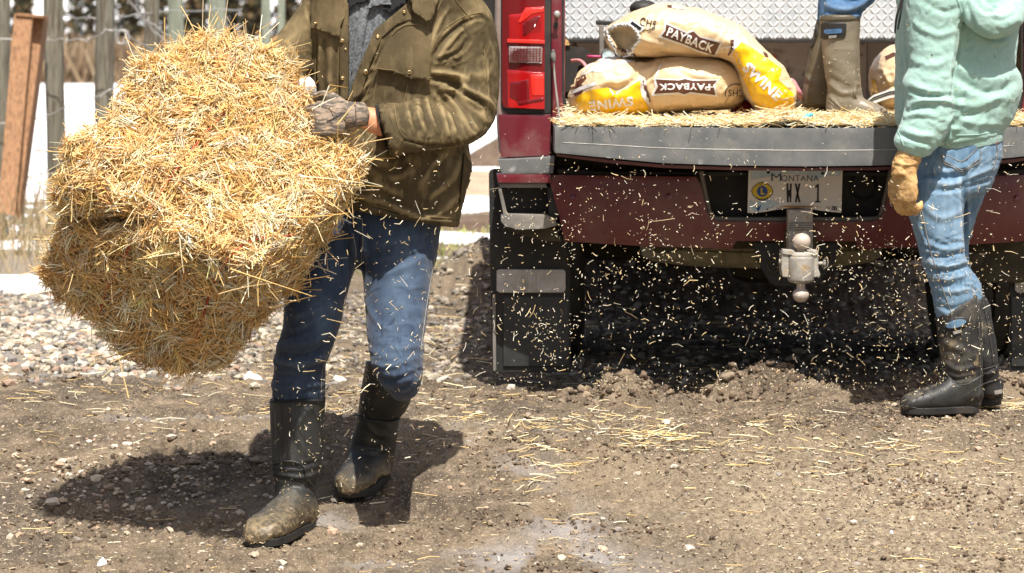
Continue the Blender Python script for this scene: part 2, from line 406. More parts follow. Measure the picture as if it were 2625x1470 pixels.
M_lampdark = mat('dark_red_lens', (.15, .005, .008), rough=.15, coat=.6)
M_lampbright = mat('bright_red_reflector', (.75, .03, .02), rough=.15, coat=.6)
M_lampclear = mat('clear_reverse_lens', (.62, .56, .54), (.35, .30, .29), scale=60, rough=.15, coat=.7, metal=.4, detail=2)
M_steel = mat('dusty_steel', (.36, .345, .32), (.52, .50, .47), scale=22, rough=.5, metal=.55, dust=.25, dustc=(.36, .31, .24), bump=.2, bscale=60, bd=.003)
M_hitch = mat('dusty_hitch_steel', (.34, .32, .28), (.50, .47, .42), scale=26, rough=.62, metal=.25, dust=.3, dustc=(.30, .24, .17), c3=(.40, .30, .18), s3=30, bump=.3, bscale=90, bd=.003)
M_hitchball = mat('dusty_hitch_ball', (.48, .40, .33), (.60, .52, .45), scale=25, rough=.5, metal=.15)
M_tread = mat('diamond_plate', (.52, .57, .60), (.62, .66, .68), scale=6, rough=.42, metal=.2, c3=(.46, .51, .55), s3=9, bump=.1, bscale=60, bd=.003)
M_treadhi = mat('worn_tread', (.76, .78, .79), rough=.32, metal=.2)
M_bedwall = mat('worn_bed_steel', (.40, .34, .30), (.54, .48, .43), scale=6, rough=.5, metal=.15, dust=.3, dustc=(.36, .28, .22), c3=(.2, .15, .12), s3=18)
M_under = mat('underbody_metal', (.04, .033, .018), (.075, .062, .035), scale=12, rough=.8, bump=.4, bscale=60)
M_tyre = mat('tyre_rubber', (.028, .026, .02), (.05, .046, .034), scale=12, rough=.8, dust=.3, dustc=(.12, .10, .065), bump=.3, bscale=80, bd=.003)
M_stain = mat('orange_stain', (.70, .20, .05), (.5, .25, .14), scale=40, rough=.7)
M_plate = mat('licence_plate_paint', (.74, .70, .63), (.80, .76, .69), scale=12, rough=.5)
M_plateblue = mat('plate_pale_blue', (.42, .58, .64), (.56, .64, .67), scale=14, rough=.5)
M_navy = mat('navy_print', (.010, .045, .11), rough=.5)
M_black = mat('black_print', (.006, .006, .006), rough=.5)
M_yel = mat('yellow_print', (.70, .50, .02), rough=.5)
M_eblue = mat('emblem_blue', (.015, .07, .24), rough=.5)
M_orange = mat('orange_print', (.50, .24, .04), rough=.5)
M_glass = mat('tinted_glass', (.02, .025, .03), rough=.05, spec=.8)
# bags
M_kraft = mat('tan_woven_bag', (.66, .48, .28), (.74, .56, .34), scale=9, rough=.38, bump=.35, bscale=16, bd=.012, spec=.5, coat=.12, bump2=.3, bscale2=500)
M_bagin = mat('brown_bag_lining', (.34, .25, .14), (.44, .34, .20), scale=14, rough=.8, bump=.5, bscale=30)
M_bagyel = mat('yellow_bag_panel', (.90, .50, .002), (.94, .56, .006), scale=6, rough=.26, spec=.6, coat=.3, bump=.3, bscale=22, bd=.008)
M_bagbrown = mat('brown_bag_print', (.085, .028, .014), (.13, .05, .028), scale=60, rough=.4)
M_bagwhite = mat('white_bag_print', (.78, .77, .74), (.62, .62, .6), scale=30, rough=.35)
M_red = mat('red_plastic', (.42, .012, .012), rough=.3, coat=.5)
M_cyan = mat('cyan_plastic', (.08, .42, .62), rough=.4)
M_pink = mat('pink_rubber_glove', (.72, .34, .30), (.5, .2, .25), scale=60, rough=.5)
# outside
M_lumber = mat('orange_lumber', (.25, .125, .055), (.36, .19, .09), scale=10, rough=.75, aniso=(6, 6, .6), bump=.3, bscale=30, c3=(.15, .075, .035), s3=14)
M_post = mat('weathered_post_wood', (.13, .118, .085), (.25, .235, .18), scale=12, rough=.9, aniso=(5, 5, .35), bump=.8, bscale=18, c3=(.10, .075, .05), s3=11, bd=.02)
M_postgreen = mat('treated_post_wood', (.18, .205, .15), (.29, .305, .24), scale=12, rough=.9, aniso=(5, 5, .35), bump=.6, bscale=18, bd=.02)
M_wire = mat('galvanised_wire', (.45, .44, .42), rough=.5, metal=.6)
M_snow = mat('snow', (.84, .85, .87), (.88, .88, .89), scale=5, rough=.7, bump=.3, bscale=12, sss=.1)
M_dirtysnow = mat('thin_snow', (.80, .80, .80), (.72, .70, .66), scale=9, rough=.75, bump=.4, bscale=25)
M_grass = mat('dry_grass', (.4, .3, .15), attr=[('col', None)], rough=.9)
M_leaf = mat('evergreen_needles', (.03, .03, .015), attr=[('col', None)], rough=.9)
M_bark = mat('bark', (.07, .05, .035), (.13, .10, .07), scale=9, rough=.95, bump=1, bscale=14)
M_twine = mat('red_twine', (.45, .07, .03), rough=.8)
# ------------------------------------------------------------------ the ground
def relief_masks(x, y):
    p2 = np.stack([x, y, np.zeros_like(x)], -1)
    big = fbm(p2 * .9, 3, 3)
    wet_sheen = np.zeros_like(x)
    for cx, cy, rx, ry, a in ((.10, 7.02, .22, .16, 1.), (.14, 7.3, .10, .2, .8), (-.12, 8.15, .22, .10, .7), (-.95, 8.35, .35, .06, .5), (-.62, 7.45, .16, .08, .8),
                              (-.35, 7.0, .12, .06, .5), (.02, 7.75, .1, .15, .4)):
        wet_sheen = np.maximum(wet_sheen, a * np.exp(-(((x - cx) / rx) ** 2 + ((y - cy) / ry) ** 2)))
    wet_sheen = wet_sheen * sst(-.15, .25, fbm(p2 * 9, 3, 21))
    gravel = sst(9.2, 9.7, y + .25 * fbm(p2 * 1.5, 3, 5)) * sst(-.85, -1.2, x + .15 * fbm(p2 * 3, 3, 6))
    gravel = np.maximum(gravel, sst(12.5, 13.5, y) * .0)
    dry = sst(.1, .7, x + .3 * fbm(p2 * 1.3, 3, 9)) * sst(8.2, 7.6, y)
    return big, wet_sheen, gravel, dry
_g = np.random.RandomState(12); PRINTS = [(_g.uniform(-1.4, 1.6), _g.uniform(6.95, 8.6), _g.uniform(.03, .085), _g.uniform(.006, .016)) for _ in range(70)]     # old footprints
def gz(x, y, fine=True):
    x = np.asarray(x, float); y = np.asarray(y, float); shp = np.broadcast(x, y).shape; x = np.broadcast_to(x, shp); y = np.broadcast_to(y, shp)
    t = sst(7.15, 8.25, y); z = -.2 * (1 - t) - .03 * np.clip(7.15 - y, 0, 2)
    p = np.stack([x, y, np.zeros_like(x)], -1)
    near = sst(40, 14, y)
    z = z + .022 * fbm(p * 1.7, 3, 11) * near
    # churned rim of mud behind the bumper line, with a few clods pushed up
    rim = np.exp(-((y - 8.72 - .05 * vn(p * 3, 2)) / .16) ** 2) * sst(.1, .45, x) * sst(2.0, 1.5, x)
    z = z + rim * (.02 + .05 * np.clip(fbm(p * 7, 3, 31) + .15, 0, 1) * 2)
    z = z + .075 * np.exp(-(((x - .335) / .055) ** 2 + ((y - 8.75) / .07) ** 2)) * (1 + .5 * vn(p * 30, 4))
    z = z + .05 * np.exp(-(((x - .92) / .10) ** 2 + ((y - 8.6) / .10) ** 2)) + .045 * np.exp(-(((x - .74) / .12) ** 2 + ((y - 8.75) / .10) ** 2))
    z = z - .05 * np.exp(-(((x - .55) / .10) ** 2 + ((y - 8.95) / .2) ** 2))
    z = z + .03 * np.exp(-(((x + 1.2) / 1.2) ** 2 + ((y - 10.6) / 1.0) ** 2))
    z = z + (.31 + .05 * fbm(p * 3, 3, 81)) * np.exp(-((y - 12.3) / .55) ** 2) * sst(-.62, -.05, x) * sst(3.2, 2.4, x) + .10 * np.exp(-(((x + .02) / .14) ** 2 + ((y - 9.9) / .3) ** 2)) + .022 * np.exp(-(((x - 1.325) / .4) ** 2 + ((y - 8.35) / .3) ** 2))  # heap by the flap, enlarged under the truck so the gap stays dark
    for hx_, hy_, hr, hd_ in PRINTS:
        q = ((x - hx_) / hr) ** 2 + ((y - hy_) / (hr * .8)) ** 2; z = z - hd_ * np.exp(-q ** 2) + hd_ * .45 * np.exp(-((np.sqrt(q) - 1.3) / .3) ** 2)
    if fine:
        big, wet_sheen, gravel, dry = relief_masks(x, y)
        rough = 1 - .85 * wet_sheen
        z = z + near * rough * (.014 * fbm(p * np.array([4, 11, 1]), 3, 41) - .022 * (np.exp(-((y - 8.18 - .05 * x - .03 * vn(p * 2, 8)) / .07) ** 2) + np.exp(-((y - 7.42 + .04 * x - .03 * vn(p * 2, 9)) / .09) ** 2)) * (.5 + .5 * vn(p * 1.3, 7)) + .011 * (np.abs(fbm(p * 19, 3, 43)) * -1 + .25) + .011 * fbm(p * 60, 2, 47) * (1 - .3 * dry))
        ch = sst(.02, .30, fbm(p * 5, 2, 61)) * rough
        z = z + near * ch * .024 * fbm(p * 30, 3, 63)
    return z
def gzp(x, y): return float(gz(np.array([x]), np.array([y]))[0])
def axis(lo, hi, core, d0, g):
    c = list(np.arange(core[0], core[1], d0)); x = core[1]; d = d0
    while x < hi: c.append(x); d *= g; x += d
    c.append(hi); x = core[0]; d = d0; l = []
    while x > lo: d *= g; x -= d; l.append(max(x, lo))
    return np.array(sorted(set(l)) + c)
gx = axis(-400, 400, (-1.75, 1.95), .0085, 1.06); gy = axis(-60, 900, (6.8, 9.0), .0075, 1.022)
X, Y = np.meshgrid(gx, gy); Zg = gz(X.ravel(), Y.ravel())
big, wet_sheen, gravel, dry = relief_masks(X.ravel(), Y.ravel())
nx, ny = len(gx), len(gy); a = (np.arange(ny - 1)[:, None] * nx + np.arange(nx - 1)[None]).ravel()
GF = np.c_[a, a + 1, a + 1 + nx, a + nx]
def ground_material():
    m = bpy.data.materials.new('mud'); m.use_nodes = True; n = m.node_tree.nodes; L = m.node_tree.links; b = n['Principled BSDF']
    tc = n.new('ShaderNodeTexCoord')
    def noise(s, d=8, r=.65):
        t = n.new('ShaderNodeTexNoise'); t.inputs['Scale'].default_value = s; t.inputs['Detail'].default_value = d; t.inputs['Roughness'].default_value = r
        L.new(tc.outputs['Object'], t.inputs['Vector']); return t.outputs['Fac']
    def rmp(f, a, z, to=1.):
        r = n.new('ShaderNodeMapRange'); r.inputs['From Min'].default_value = a; r.inputs['From Max'].default_value = z; r.inputs['To Max'].default_value = to; L.new(f, r.inputs['Value']); return r.outputs[0]
    def mx(f, a, z):
        x = n.new('ShaderNodeMix'); x.data_type = 'RGBA'; L.new(f, x.inputs[0])
        for v, s in ((a, x.inputs[6]), (z, x.inputs[7])):
            if isinstance(v, tuple): s.default_value = (*v, 1)
            else: L.new(v, s)
        return x.outputs[2]
    def at(k): t = n.new('ShaderNodeAttribute'); t.attribute_name = k; return t.outputs['Fac']
    c = mx(rmp(noise(2.6, 10, .7), .40, .60), (.080, .057, .035), (.235, .178, .112))
    c = mx(rmp(noise(1.1, 12, .72), .50, .60, .85), c, (.082, .062, .042))
    c = mx(rmp(noise(16), .50, .68, .8), c, (.29, .22, .15))
    c = mx(rmp(noise(45, 4), .55, .68, .7), c, (.055, .038, .025))
    c = mx(rmp(noise(170, 2), .58, .68, .8), c, (.46, .37, .26))
    c = mx(rmp(noise(260, 2), .56, .66, .75), c, (.06, .042, .028))
    c = mx(at('dry'), c, mx(rmp(noise(60, 6), .42, .6), (.19, .14, .09), (.38, .31, .205)))
    c = mx(at('gravel'), c, (.26, .22, .17))
    c = mx(at('wet_sheen'), c, (.36, .335, .32))  # sky reflected in the wet mud, put in as a paler colour
    L.new(c, b.inputs['Base Color'])
    r = n.new('ShaderNodeMapRange'); L.new(at('wet_sheen'), r.inputs['Value']); r.inputs['To Min'].default_value = .78; r.inputs['To Max'].default_value = .35
    L.new(r.outputs[0], b.inputs['Roughness'])
    bp = n.new('ShaderNodeBump'); bp.inputs['Strength'].default_value = .9; bp.inputs['Distance'].default_value = .012; L.new(noise(110, 7), bp.inputs['Height'])
    L.new(bp.outputs[0], b.inputs['Normal']); return m
M_mud = ground_material()
tag(fin('ground', np.c_[X.ravel(), Y.ravel(), Zg], GF, M_mud, attrs={'wet_sheen': wet_sheen, 'gravel': gravel, 'dry': dry * .75}), kind='structure')

# thin snow lying in patches beyond the yard, and the white field behind the fence
sx = axis(-400, 400, (-6, 2), .05, 1.12); sy = axis(12.6, 700, (12.7, 26), .06, 1.06)
sx = sx[(sx >= -400)]; sy = sy[sy >= 12.6]
X, Y = np.meshgrid(sx, sy); x = X.ravel(); y = Y.ravel(); p = np.stack([x, y, 0 * x], -1)
patch = fbm(p * np.array([.55, 1.1, 1]), 4, 71)
lo = sst(21.5, 15.0, y) * 1.0
k = .95 - 1.15 * lo + 1.6 * patch + .5 * sst(23, 27, y)
k -= .9 * np.exp(-((y - 20.3 - .4 * vn(p * .5)) / .8) ** 2) * sst(-2.2, -1.6, x)
zs = gz(x, y, False) - .03 + .07 * np.clip(k, -.6, .9) + .01 * fbm(p * 6, 2, 5)
nx, ny = len(sx), len(sy); a = (np.arange(ny - 1)[:, None] * nx + np.arange(nx - 1)[None]).ravel()
tag(fin('snow', np.c_[x, y, zs], np.c_[a, a + 1, a + 1 + nx, a + nx], M_snow), kind='structure')
# snowy rise closing the view
hx = np.linspace(-500, 500, 120); hy = np.linspace(480, 1500, 60); X, Y = np.meshgrid(hx, hy); x = X.ravel(); y = Y.ravel(); p = np.stack([x, y, 0 * x], -1)
zh = 130 * sst(480, 1400, y) * (1 + .2 * fbm(p * .006, 3, 8)) - .3; nx, ny = 120, 60
a = (np.arange(ny - 1)[:, None] * nx + np.arange(nx - 1)[None]).ravel()
tag(fin('hill', np.c_[x, y, zh], np.c_[a, a + 1, a + 1 + nx, a + nx], M_snow), kind='structure')

# a bank of earth and a snow heap seen in the gap beside the truck
def mound(name, cx, cy, rx, ry, h, m, seed, kind='structure', rough=.25, label=None, cat=None, group=None):
    r = np.linspace(0, 1, 22); th = np.linspace(0, 2 * math.pi, 56, endpoint=False); R_, T = np.meshgrid(r, th, indexing='ij')
    x = cx + rx * R_ * np.cos(T); y = cy + ry * R_ * np.sin(T); p = np.stack([x / rx, y / ry, 0 * x], -1)
    z = h * (np.cos(R_ * math.pi) * .5 + .5) * (1 + rough * 2 * fbm(p * 2.5, 3, seed)) + h * .12 * fbm(p * 9, 3, seed) * (1 - R_)
    z += np.array(gz(x.ravel(), y.ravel(), False)).reshape(z.shape) - .02 * R_ ** 4 * 3 + .004
    F = []
    for i in range(21):
        for j in range(56): F.append((i * 56 + j, (i + 1) * 56 + j, (i + 1) * 56 + (j + 1) % 56, i * 56 + (j + 1) % 56))
    o = fin(name, np.c_[x.ravel(), y.ravel(), z.ravel()], np.array(F), m); tag(o, label, cat, group, None if label else kind); return o
M_earth = mat('brown_earth', (.10, .065, .045), (.17, .12, .08), scale=6, rough=.95, bump=1, bscale=12, bd=.05)
M_tan = mat('tan_earth', (.40, .30, .20), (.52, .41, .29), scale=3, rough=.95, bump=1, bscale=14, bd=.04)
mound('earth_bank', 0.1, 30.5, 1.0, .9, .40, M_earth, 4)
mound('dirt_slope', .0, 25.6, 2.2, 4.6, .12, M_tan, 7)
mound('earth_ridge', -.2, 18.2, 1.6, .3, .09, M_earth, 9)
for i, (px, Y_, rx, ry, h, lb) in enumerate(((646, 9.35, .058, .07, .026, 'small white lump of snow on the mud beside the walking man\'s knee'),
                                             (262, 6.98, .024, .02, .014, 'small white snow lump at the bottom edge of the picture'),
                                             (2285, 7.33, .011, .012, .012, 'tiny white snow crumb on the dry ground at lower right'),
                                             (40, 13.3, .36, .30, .055, 'flat white snow patch at the edge of the gravel near the fence'))):
    tag(mound('snow_lump', (px - HX) * Y_ / FPX, Y_, rx, ry, h, M_dirtysnow, i + 3, label=lb, cat='snow lump'), group='snow lumps on the mud')

# stones and clods
def ico(sub):
    bm = bmesh.new(); bmesh.ops.create_icosphere(bm, subdivisions=sub, radius=1); V = arr([v.co[:] for v in bm.verts]); F = np.array([[v.index for v in f.verts] for f in bm.faces]); bm.free(); return V, F
def rocks(x, y, r, cols, sub=1, sink=.3, flat=.65, jag=.25):
    V0, F0 = ico(sub); n = len(x); nv = len(V0)
    S = np.stack([1 + rs.uniform(-.3, .5, n), 1 + rs.uniform(-.3, .4, n), flat * (1 + rs.uniform(-.3, .3, n))], -1)
    J = 1 + rs.uniform(-jag, jag, (n, nv)); V = V0[None] * S[:, None] * J[..., None] * r[:, None, None]
    t = rs.uniform(0, 2 * math.pi, n); c, s = np.cos(t)[:, None], np.sin(t)[:, None]
    tl = rs.uniform(-.5, .5, n)[:, None]; yv = V[..., 1] * np.cos(tl) - V[..., 2] * np.sin(tl); zv = V[..., 1] * np.sin(tl) + V[..., 2] * np.cos(tl)
    xv = V[..., 0]; V = np.stack([xv * c - yv * s + x[:, None], xv * s + yv * c + y[:, None], zv + (gz(x, y) + r * (.5 - sink))[:, None]], -1)
    F = (F0[None] + (np.arange(n) * nv)[:, None, None]).reshape(-1, 3)
    return V.reshape(-1, 3), F, np.repeat(cols, nv, axis=0)
def stone_cols(n, pal=((.38, .32, .235), (.46, .41, .32), (.28, .24, .185), (.34, .235, .17), (.19, .175, .16), (.54, .49, .41), (.13, .12, .11))):
    c = arr(pal)[rs.randint(0, len(pal), n)]; return np.clip(c * (1 + rs.normal(0, .14, (n, 1))), .03, .9)
def scatter(n, x0, x1, y0, y1, f):
    x = rs.uniform(x0, x1, n); y = rs.uniform(y0, y1, n); k = rs.rand(n) < f(x, y); return x[k], y[k]
# pale gravel bank on the left
x, y = scatter(17000, -2.6, .1, 9.0, 13.2, lambda x, y: relief_masks(x, y)[2] * .95 + .06)
V, F, c = rocks(x, y, rs.uniform(.007, .021, len(x)) * (1 + .3 * (rs.rand(len(x)) > .93)), stone_cols(len(x)))
tag(fin('gravel', V, F, M_stone, cols=c, smooth=False), kind='stuff')
# loose stones near the front: left and right
def fd(x, y):
    a = np.exp(-(((x + 1.05) / .33) ** 2 + ((y - 7.62) / .26) ** 2)) * 1.3 + .05
    b = np.exp(-(((x - 1.15) / .40) ** 2 + ((y - 7.72) / .30) ** 2)) * .75
    c = np.exp(-(((x + .95) / .5) ** 2 + ((y - 8.15) / .2) ** 2)) * .2
    return (a + b + c)
x, y = scatter(11000, -1.6, 1.7, 6.85, 8.6, fd)
V, F, c = rocks(x, y, rs.uniform(.003, .0085, len(x)) * (1 + 1.1 * (rs.rand(len(x)) > .88)) * np.where(x > .5, .68, 1.), stone_cols(len(x), ((.40, .32, .23), (.48, .40, .30), (.33, .26, .19), (.42, .29, .20), (.25, .22, .19), (.58, .50, .40))), sink=.35)
tag(fin('loose_stones', V, F, M_stone, cols=c, smooth=False), kind='stuff')
x, y = scatter(9000, -1.3, 1.9, 9.3, 13.0, lambda x, y: .55 + 0 * x)
V, F, c = rocks(x, y, rs.uniform(.006, .018, len(x)), stone_cols(len(x), ((.30, .26, .20), (.22, .19, .15), (.36, .3, .24), (.14, .12, .1))))
tag(fin('yard_stones', V, F, M_stone, cols=c, smooth=False), kind='stuff')
def cd(x, y):
    p = np.stack([x, y, 0 * x], -1); return np.clip(sst(.08, .38, fbm(p * np.array([2.5, 5, 1]), 3, 77)) * 1.1 + .03 + np.exp(-((y - 8.78) / .16) ** 2) * sst(0, .4, x), 0, 1) * (1 - relief_masks(x, y)[1])
x, y = scatter(26000, -1.7, 1.9, 6.85, 9.4, cd)
pal = ((.14, .098, .062), (.18, .125, .08), (.22, .16, .105), (.12, .082, .052), (.28, .215, .145))
V, F, c = rocks(x, y, np.minimum(rs.gamma(2.0, .0014, len(x)) + .0018, .010), stone_cols(len(x), pal), flat=.8, jag=.4, sink=.2)
tag(fin('mud_crumbs', V, F, M_clod, cols=c, smooth=False), kind='stuff')
x, y = scatter(1500, .15, 1.75, 8.6, 8.98, lambda x, y: .6 + 0 * x)
V, F, c = rocks(x, y, np.minimum(rs.gamma(1.3, .0035, len(x)) + .003, .018), stone_cols(len(x), pal), sub=2, flat=.8, jag=.10, sink=.1)
V = V + np.stack([vn(V * 110, 5), vn(V * 110, 6), vn(V * 110, 7)], -1) * .0055
tag(fin('mud_clods', V, F, M_clod, cols=c, smooth=True), kind='stuff')

x, y = scatter(30000, -1.5, 1.8, 6.85, 8.5, lambda x, y: .06 + .55 * sst(.0, .8, x + .3 * fbm(np.stack([x, y, 0 * x], -1) * 2, 2, 4)) + .2 * sst(.1, .4, fbm(np.stack([x, y, 0 * x], -1) * 3, 3, 14)))
V, F, c = rocks(x, y, rs.uniform(.0016, .0042, len(x)), stone_cols(len(x), ((.36, .28, .19), (.44, .35, .24), (.28, .21, .14), (.12, .085, .055), (.52, .44, .33), (.20, .15, .10))), flat=.8, jag=.35, sink=.15)
tag(fin('soil_grains', V, F, M_clod, cols=c, smooth=False), kind='stuff')

# straw fallen on the mud
def ground_straw(n, f, lr=(.02, .11), rr=(.0013, .0026), x0=-1.6, x1=1.9, y0=6.85, y1=9.3, tilt=.10, lift=.006):
    x, y = scatter(n, x0, x1, y0, y1, f); k = len(x); th = rs.normal(0, .75, k) + (rs.rand(k) < .25) * 1.5
    D = np.stack([np.cos(th), np.sin(th), rs.normal(0, tilt, k)], -1); L = rs.uniform(*lr, k) ** 1.0
    P0 = np.stack([x, y, gz(x, y) + rs.uniform(.002, lift, k) + .003], -1)
    return straw_geo(P0, D, L, rs.uniform(*rr, k), rs.normal(0, .06, k), straw_cols(k, [(.88, .74, .46), (.93, .83, .60), (.82, .62, .30), (.74, .52, .22)]), flat=.6)
def sdens(x, y):
    p = np.stack([x, y, 0 * x], -1)
    d = 0
    for cx, cy, rx, ry, a_ in ((.62, 8.02, .36, .16, 1.), (.12, 7.85, .22, .16, .9), (.15, 8.25, .25, .12, .4), (1.62, 8.5, .2, .12, 1.), (1.35, 8.0, .2, .1, .3), (1.0, 7.9, .4, .2, .25),
                               (.2, 7.5, .1, .12, .2), (-.75, 8.3, .5, .2, .10), (-.3, 8.6, .3, .4, .2)):
        d = d + a_ * np.exp(-(((x - cx) / rx) ** 2 + ((y - cy) / ry) ** 2))
    return np.clip(d * sst(-.25, .3, fbm(p * 5, 3, 91)) + .012, 0, 1)
V, F, c = ground_straw(20000, sdens, lr=(.015, .09))
tag(fin('fallen_straw', V, F, M_straw, cols=c), kind='stuff')
V, F, c = ground_straw(5200, lambda x, y: .4 + .6 * sst(.3, 1, x) * sst(8.4, 8.0, y), lr=(.005, .02), rr=(.0006, .0013))
tag(fin('straw_crumbs', V, F, M_straw, cols=c), kind='stuff')
V, F, c = ground_straw(2500, lambda x, y: .4 + 0 * x, x0=-2.4, x1=.9, y0=8.8, y1=13, lr=(.03, .12), rr=(.0012, .0026))
tag(fin('scattered_straw', V, F, M_straw, cols=c), kind='stuff')

# ------------------------------------------------------------------ fence, lumber, brush and trees behind
def post(px, Y_, wpx, m, par, top=2.35, lean=0, seed=0):
    r = wpx / 2 * Y_ / FPX; x = (px - HX) * Y_ / FPX; z = np.linspace(-.1, top, 26)
    C = [(x + lean * q + .006 * math.sin(q * 3 + seed), Y_, q) for q in z]; A = [(r * (1 + .05 * math.sin(q * 5 + seed)), 0, 0) for q in z]; B = [(0, r * (1 + .05 * math.cos(q * 4 + seed)), 0) for q in z]
    V, F = rings(C, A, B, 20, 2, .15); N = normals(V, F); V = V + N * (.006 * vn(V * np.array([40, 40, 2.5]), seed))[:, None] - N * (.012 * sst(.45, .6, vn(V * np.array([25, 25, 1.]), seed + 3)))[:, None]
    return fin('post', V, F, m, par)
fence = thing('fence', ((-1080 * 17.5 / FPX), 17.5, 0), 'farm fence of weathered grey round posts and slack barbed wire behind the straw bale', 'fence')
for i, (px, Y_, wp, m, ln) in enumerate(((-6, 17.6, 44, M_post, .02), (146, 17.4, 50, M_post, -.012), (271, 17.3, 50, M_post, 0), (388, 18.0, 42, M_post, 0), (449, 18.6, 42, M_postgreen, 0),
                                         (563, 19.5, 46, M_postgreen, -.01), (683, 22.0, 22, M_postgreen, 0), (722, 23.5, 18, M_postgreen, 0))):
    post(px, Y_, wp, m, fence, seed=i, lean=ln)
def wire(pts, r=.004, name='wire'):
    K = catmull([tuple(P(x, y, Y_)) for x, y, Y_ in pts], 14); K[:, 2] += .006 * np.sin(np.arange(len(K)) * .9)
    V, F = tube(K, r, 6); b_ = [(V, F)]
    for i in range(5, len(K) - 2, 9):
        c = K[i]; b_ += [tube([c + (-.012, -.004, -.018), c + (.012, -.004, .02)], .0022, 4), tube([c + (-.012, -.004, .018), c + (.012, -.004, -.02)], .0022, 4)]
    V, F = join(b_); return fin(name, V, F, M_wire, fence)
wire([(-60, 92, 17.2), (75, 108, 17.2), (146, 102, 17.15), (230, 100, 17.1), (300, 78, 17.05), (420, 150, 17.4)])
wire([(-60, 322, 17.2), (50, 314, 17.2), (146, 286, 17.15), (270, 238, 17.05), (330, 210, 17.2), (460, 190, 17.6)])
wire([(-60, 470, 17.2), (40, 456, 17.2), (146, 440, 17.15), (270, 400, 17.05), (400, 370, 17.4)])
wire([(-60, 50, 17.8), (146, 44, 17.7), (271, 46, 17.6), (420, 30, 18.1), (620, 24, 19.6)])
wire([(315, -20, 17), (345, 20, 17.1), (400, 85, 17.5), (450, 120, 18)], .006)
wire([(318, -20, 17.02), (360, 40, 17.12), (392, 62, 17.4), (450, 108, 18)], .005)
V, F = tube([tuple(P(306 + 13 * math.cos(t) + t, 95 + 18 * math.sin(t), 17.0)) for t in np.linspace(0, 14, 60)], .0045, 6); fin('wire_coil', V, F, M_wire, fence)
lum = thing('lumber_frame', tuple(P(35, 560, 16.6)), 'orange stained lumber channel of two boards leaning between the left fence posts', 'lumber')
def board(name, a, b, c, d, Ya, Yb, dep):
    pts = [P(*a, Ya), P(*b, Ya), P(*c, Yb), P(*d, Yb)]; V = [tuple(q) for q in pts] + [(q[0], q[1] + dep, q[2]) for q in pts]
    return fin(name, V, [(0, 1, 2, 3), (7, 6, 5, 4), (0, 4, 5, 1), (1, 5, 6, 2), (2, 6, 7, 3), (3, 7, 4, 0)], M_lumber, lum, smooth=False, bev=.004, recalc=True)
board('board', (36, 36), (84, 38), (38, 555), (-6, 545), 16.9, 16.5, .04)
board('board', (84, 38), (113, 48), (46, 560), (38, 555), 17.02, 16.62, .18)
board('board', (40, 33), (112, 40), (112, 48), (40, 42), 16.88, 16.88, .2)

def blades(n, x0, x1, y0, y1, h, m, name, pal, r=(.003, .008), lean=.25, dens=None, zf=None):
    x = rs.uniform(x0, x1, n); y = rs.uniform(y0, y1, n)
    if dens is not None: k = rs.rand(n) < dens(x, y); x = x[k]; y = y[k]
    k = len(x); H = h * rs.uniform(.5, 1.1, k); D = np.stack([rs.normal(0, lean, k), rs.normal(0, lean, k), np.ones(k)], -1)
    z0 = gz(x, y, False); P0 = np.stack([x, y, z0], -1) + D / np.linalg.norm(D, axis=1, keepdims=True) * (H / 2)[:, None]
    V, F, c = straw_geo(P0, D, H, rs.uniform(*r, k), rs.normal(0, .08, k), straw_cols(k, pal, .2)); return tag(fin(name, V, F, m, cols=c), kind='stuff')
drypal = [(.45, .33, .18), (.55, .42, .25), (.34, .24, .13), (.62, .5, .32), (.30, .28, .14)]
blades(2400, -4.6, -1.9, 13.4, 17.0, .22, M_grass, 'dry_grass', drypal, (.0018, .004), .32, lambda x, y: .25 + .75 * sst(-.1, .3, fbm(np.stack([x, y, 0 * x], -1) * 1.3, 3, 5)))
blades(1500, -2.3, .6, 14.0, 18.5, .07, M_grass, 'low_grass', [(.34, .36, .10), (.45, .40, .18), (.26, .28, .08)], (.003, .006), .5)
for q in range(7):      # tall clumps round the post feet
    px, Y_ = ((20, 16.8), (150, 16.9), (175, 16.5), (110, 16.3), (230, 16.6), (60, 15.6), (185, 15.3))[q]; cx = (px - HX) * Y_ / FPX
    k = 60; x = cx + rs.normal(0, .07, k); y = Y_ + rs.normal(0, .1, k); D = np.stack([rs.normal(0, .28, k), rs.normal(0, .28, k), np.ones(k)], -1); H = rs.uniform(.12, .5, k)
    V, F, c = straw_geo(np.stack([x, y, 0 * x], -1) + D / np.linalg.norm(D, axis=1, keepdims=True) * (H / 2)[:, None], D, H, rs.uniform(.0018, .004, k), rs.normal(0, .1, k), straw_cols(k, drypal))
    tag(fin('grass_clump', V, F, M_grass, cols=c), ['tall dry grass clump at the foot of the leftmost post', 'tall dry grass clump at the second post from the left', 'dry grass clump just right of the second post',
        'dry grass clump below the orange lumber', 'dry grass clump half hidden by the left corner of the bale', 'loose dry grass clump at the left edge above the gravel', 'dry grass clump beside the bale\'s left corner'][q], 'grass', 'dry grass clumps along the fence')
blades(6000, -75, -8.5, 280, 340, 5.2, M_grass, 'brush', [(.20, .13, .075), (.30, .21, .12), (.15, .10, .06), (.38, .29, .18)], (.10, .28), .3)
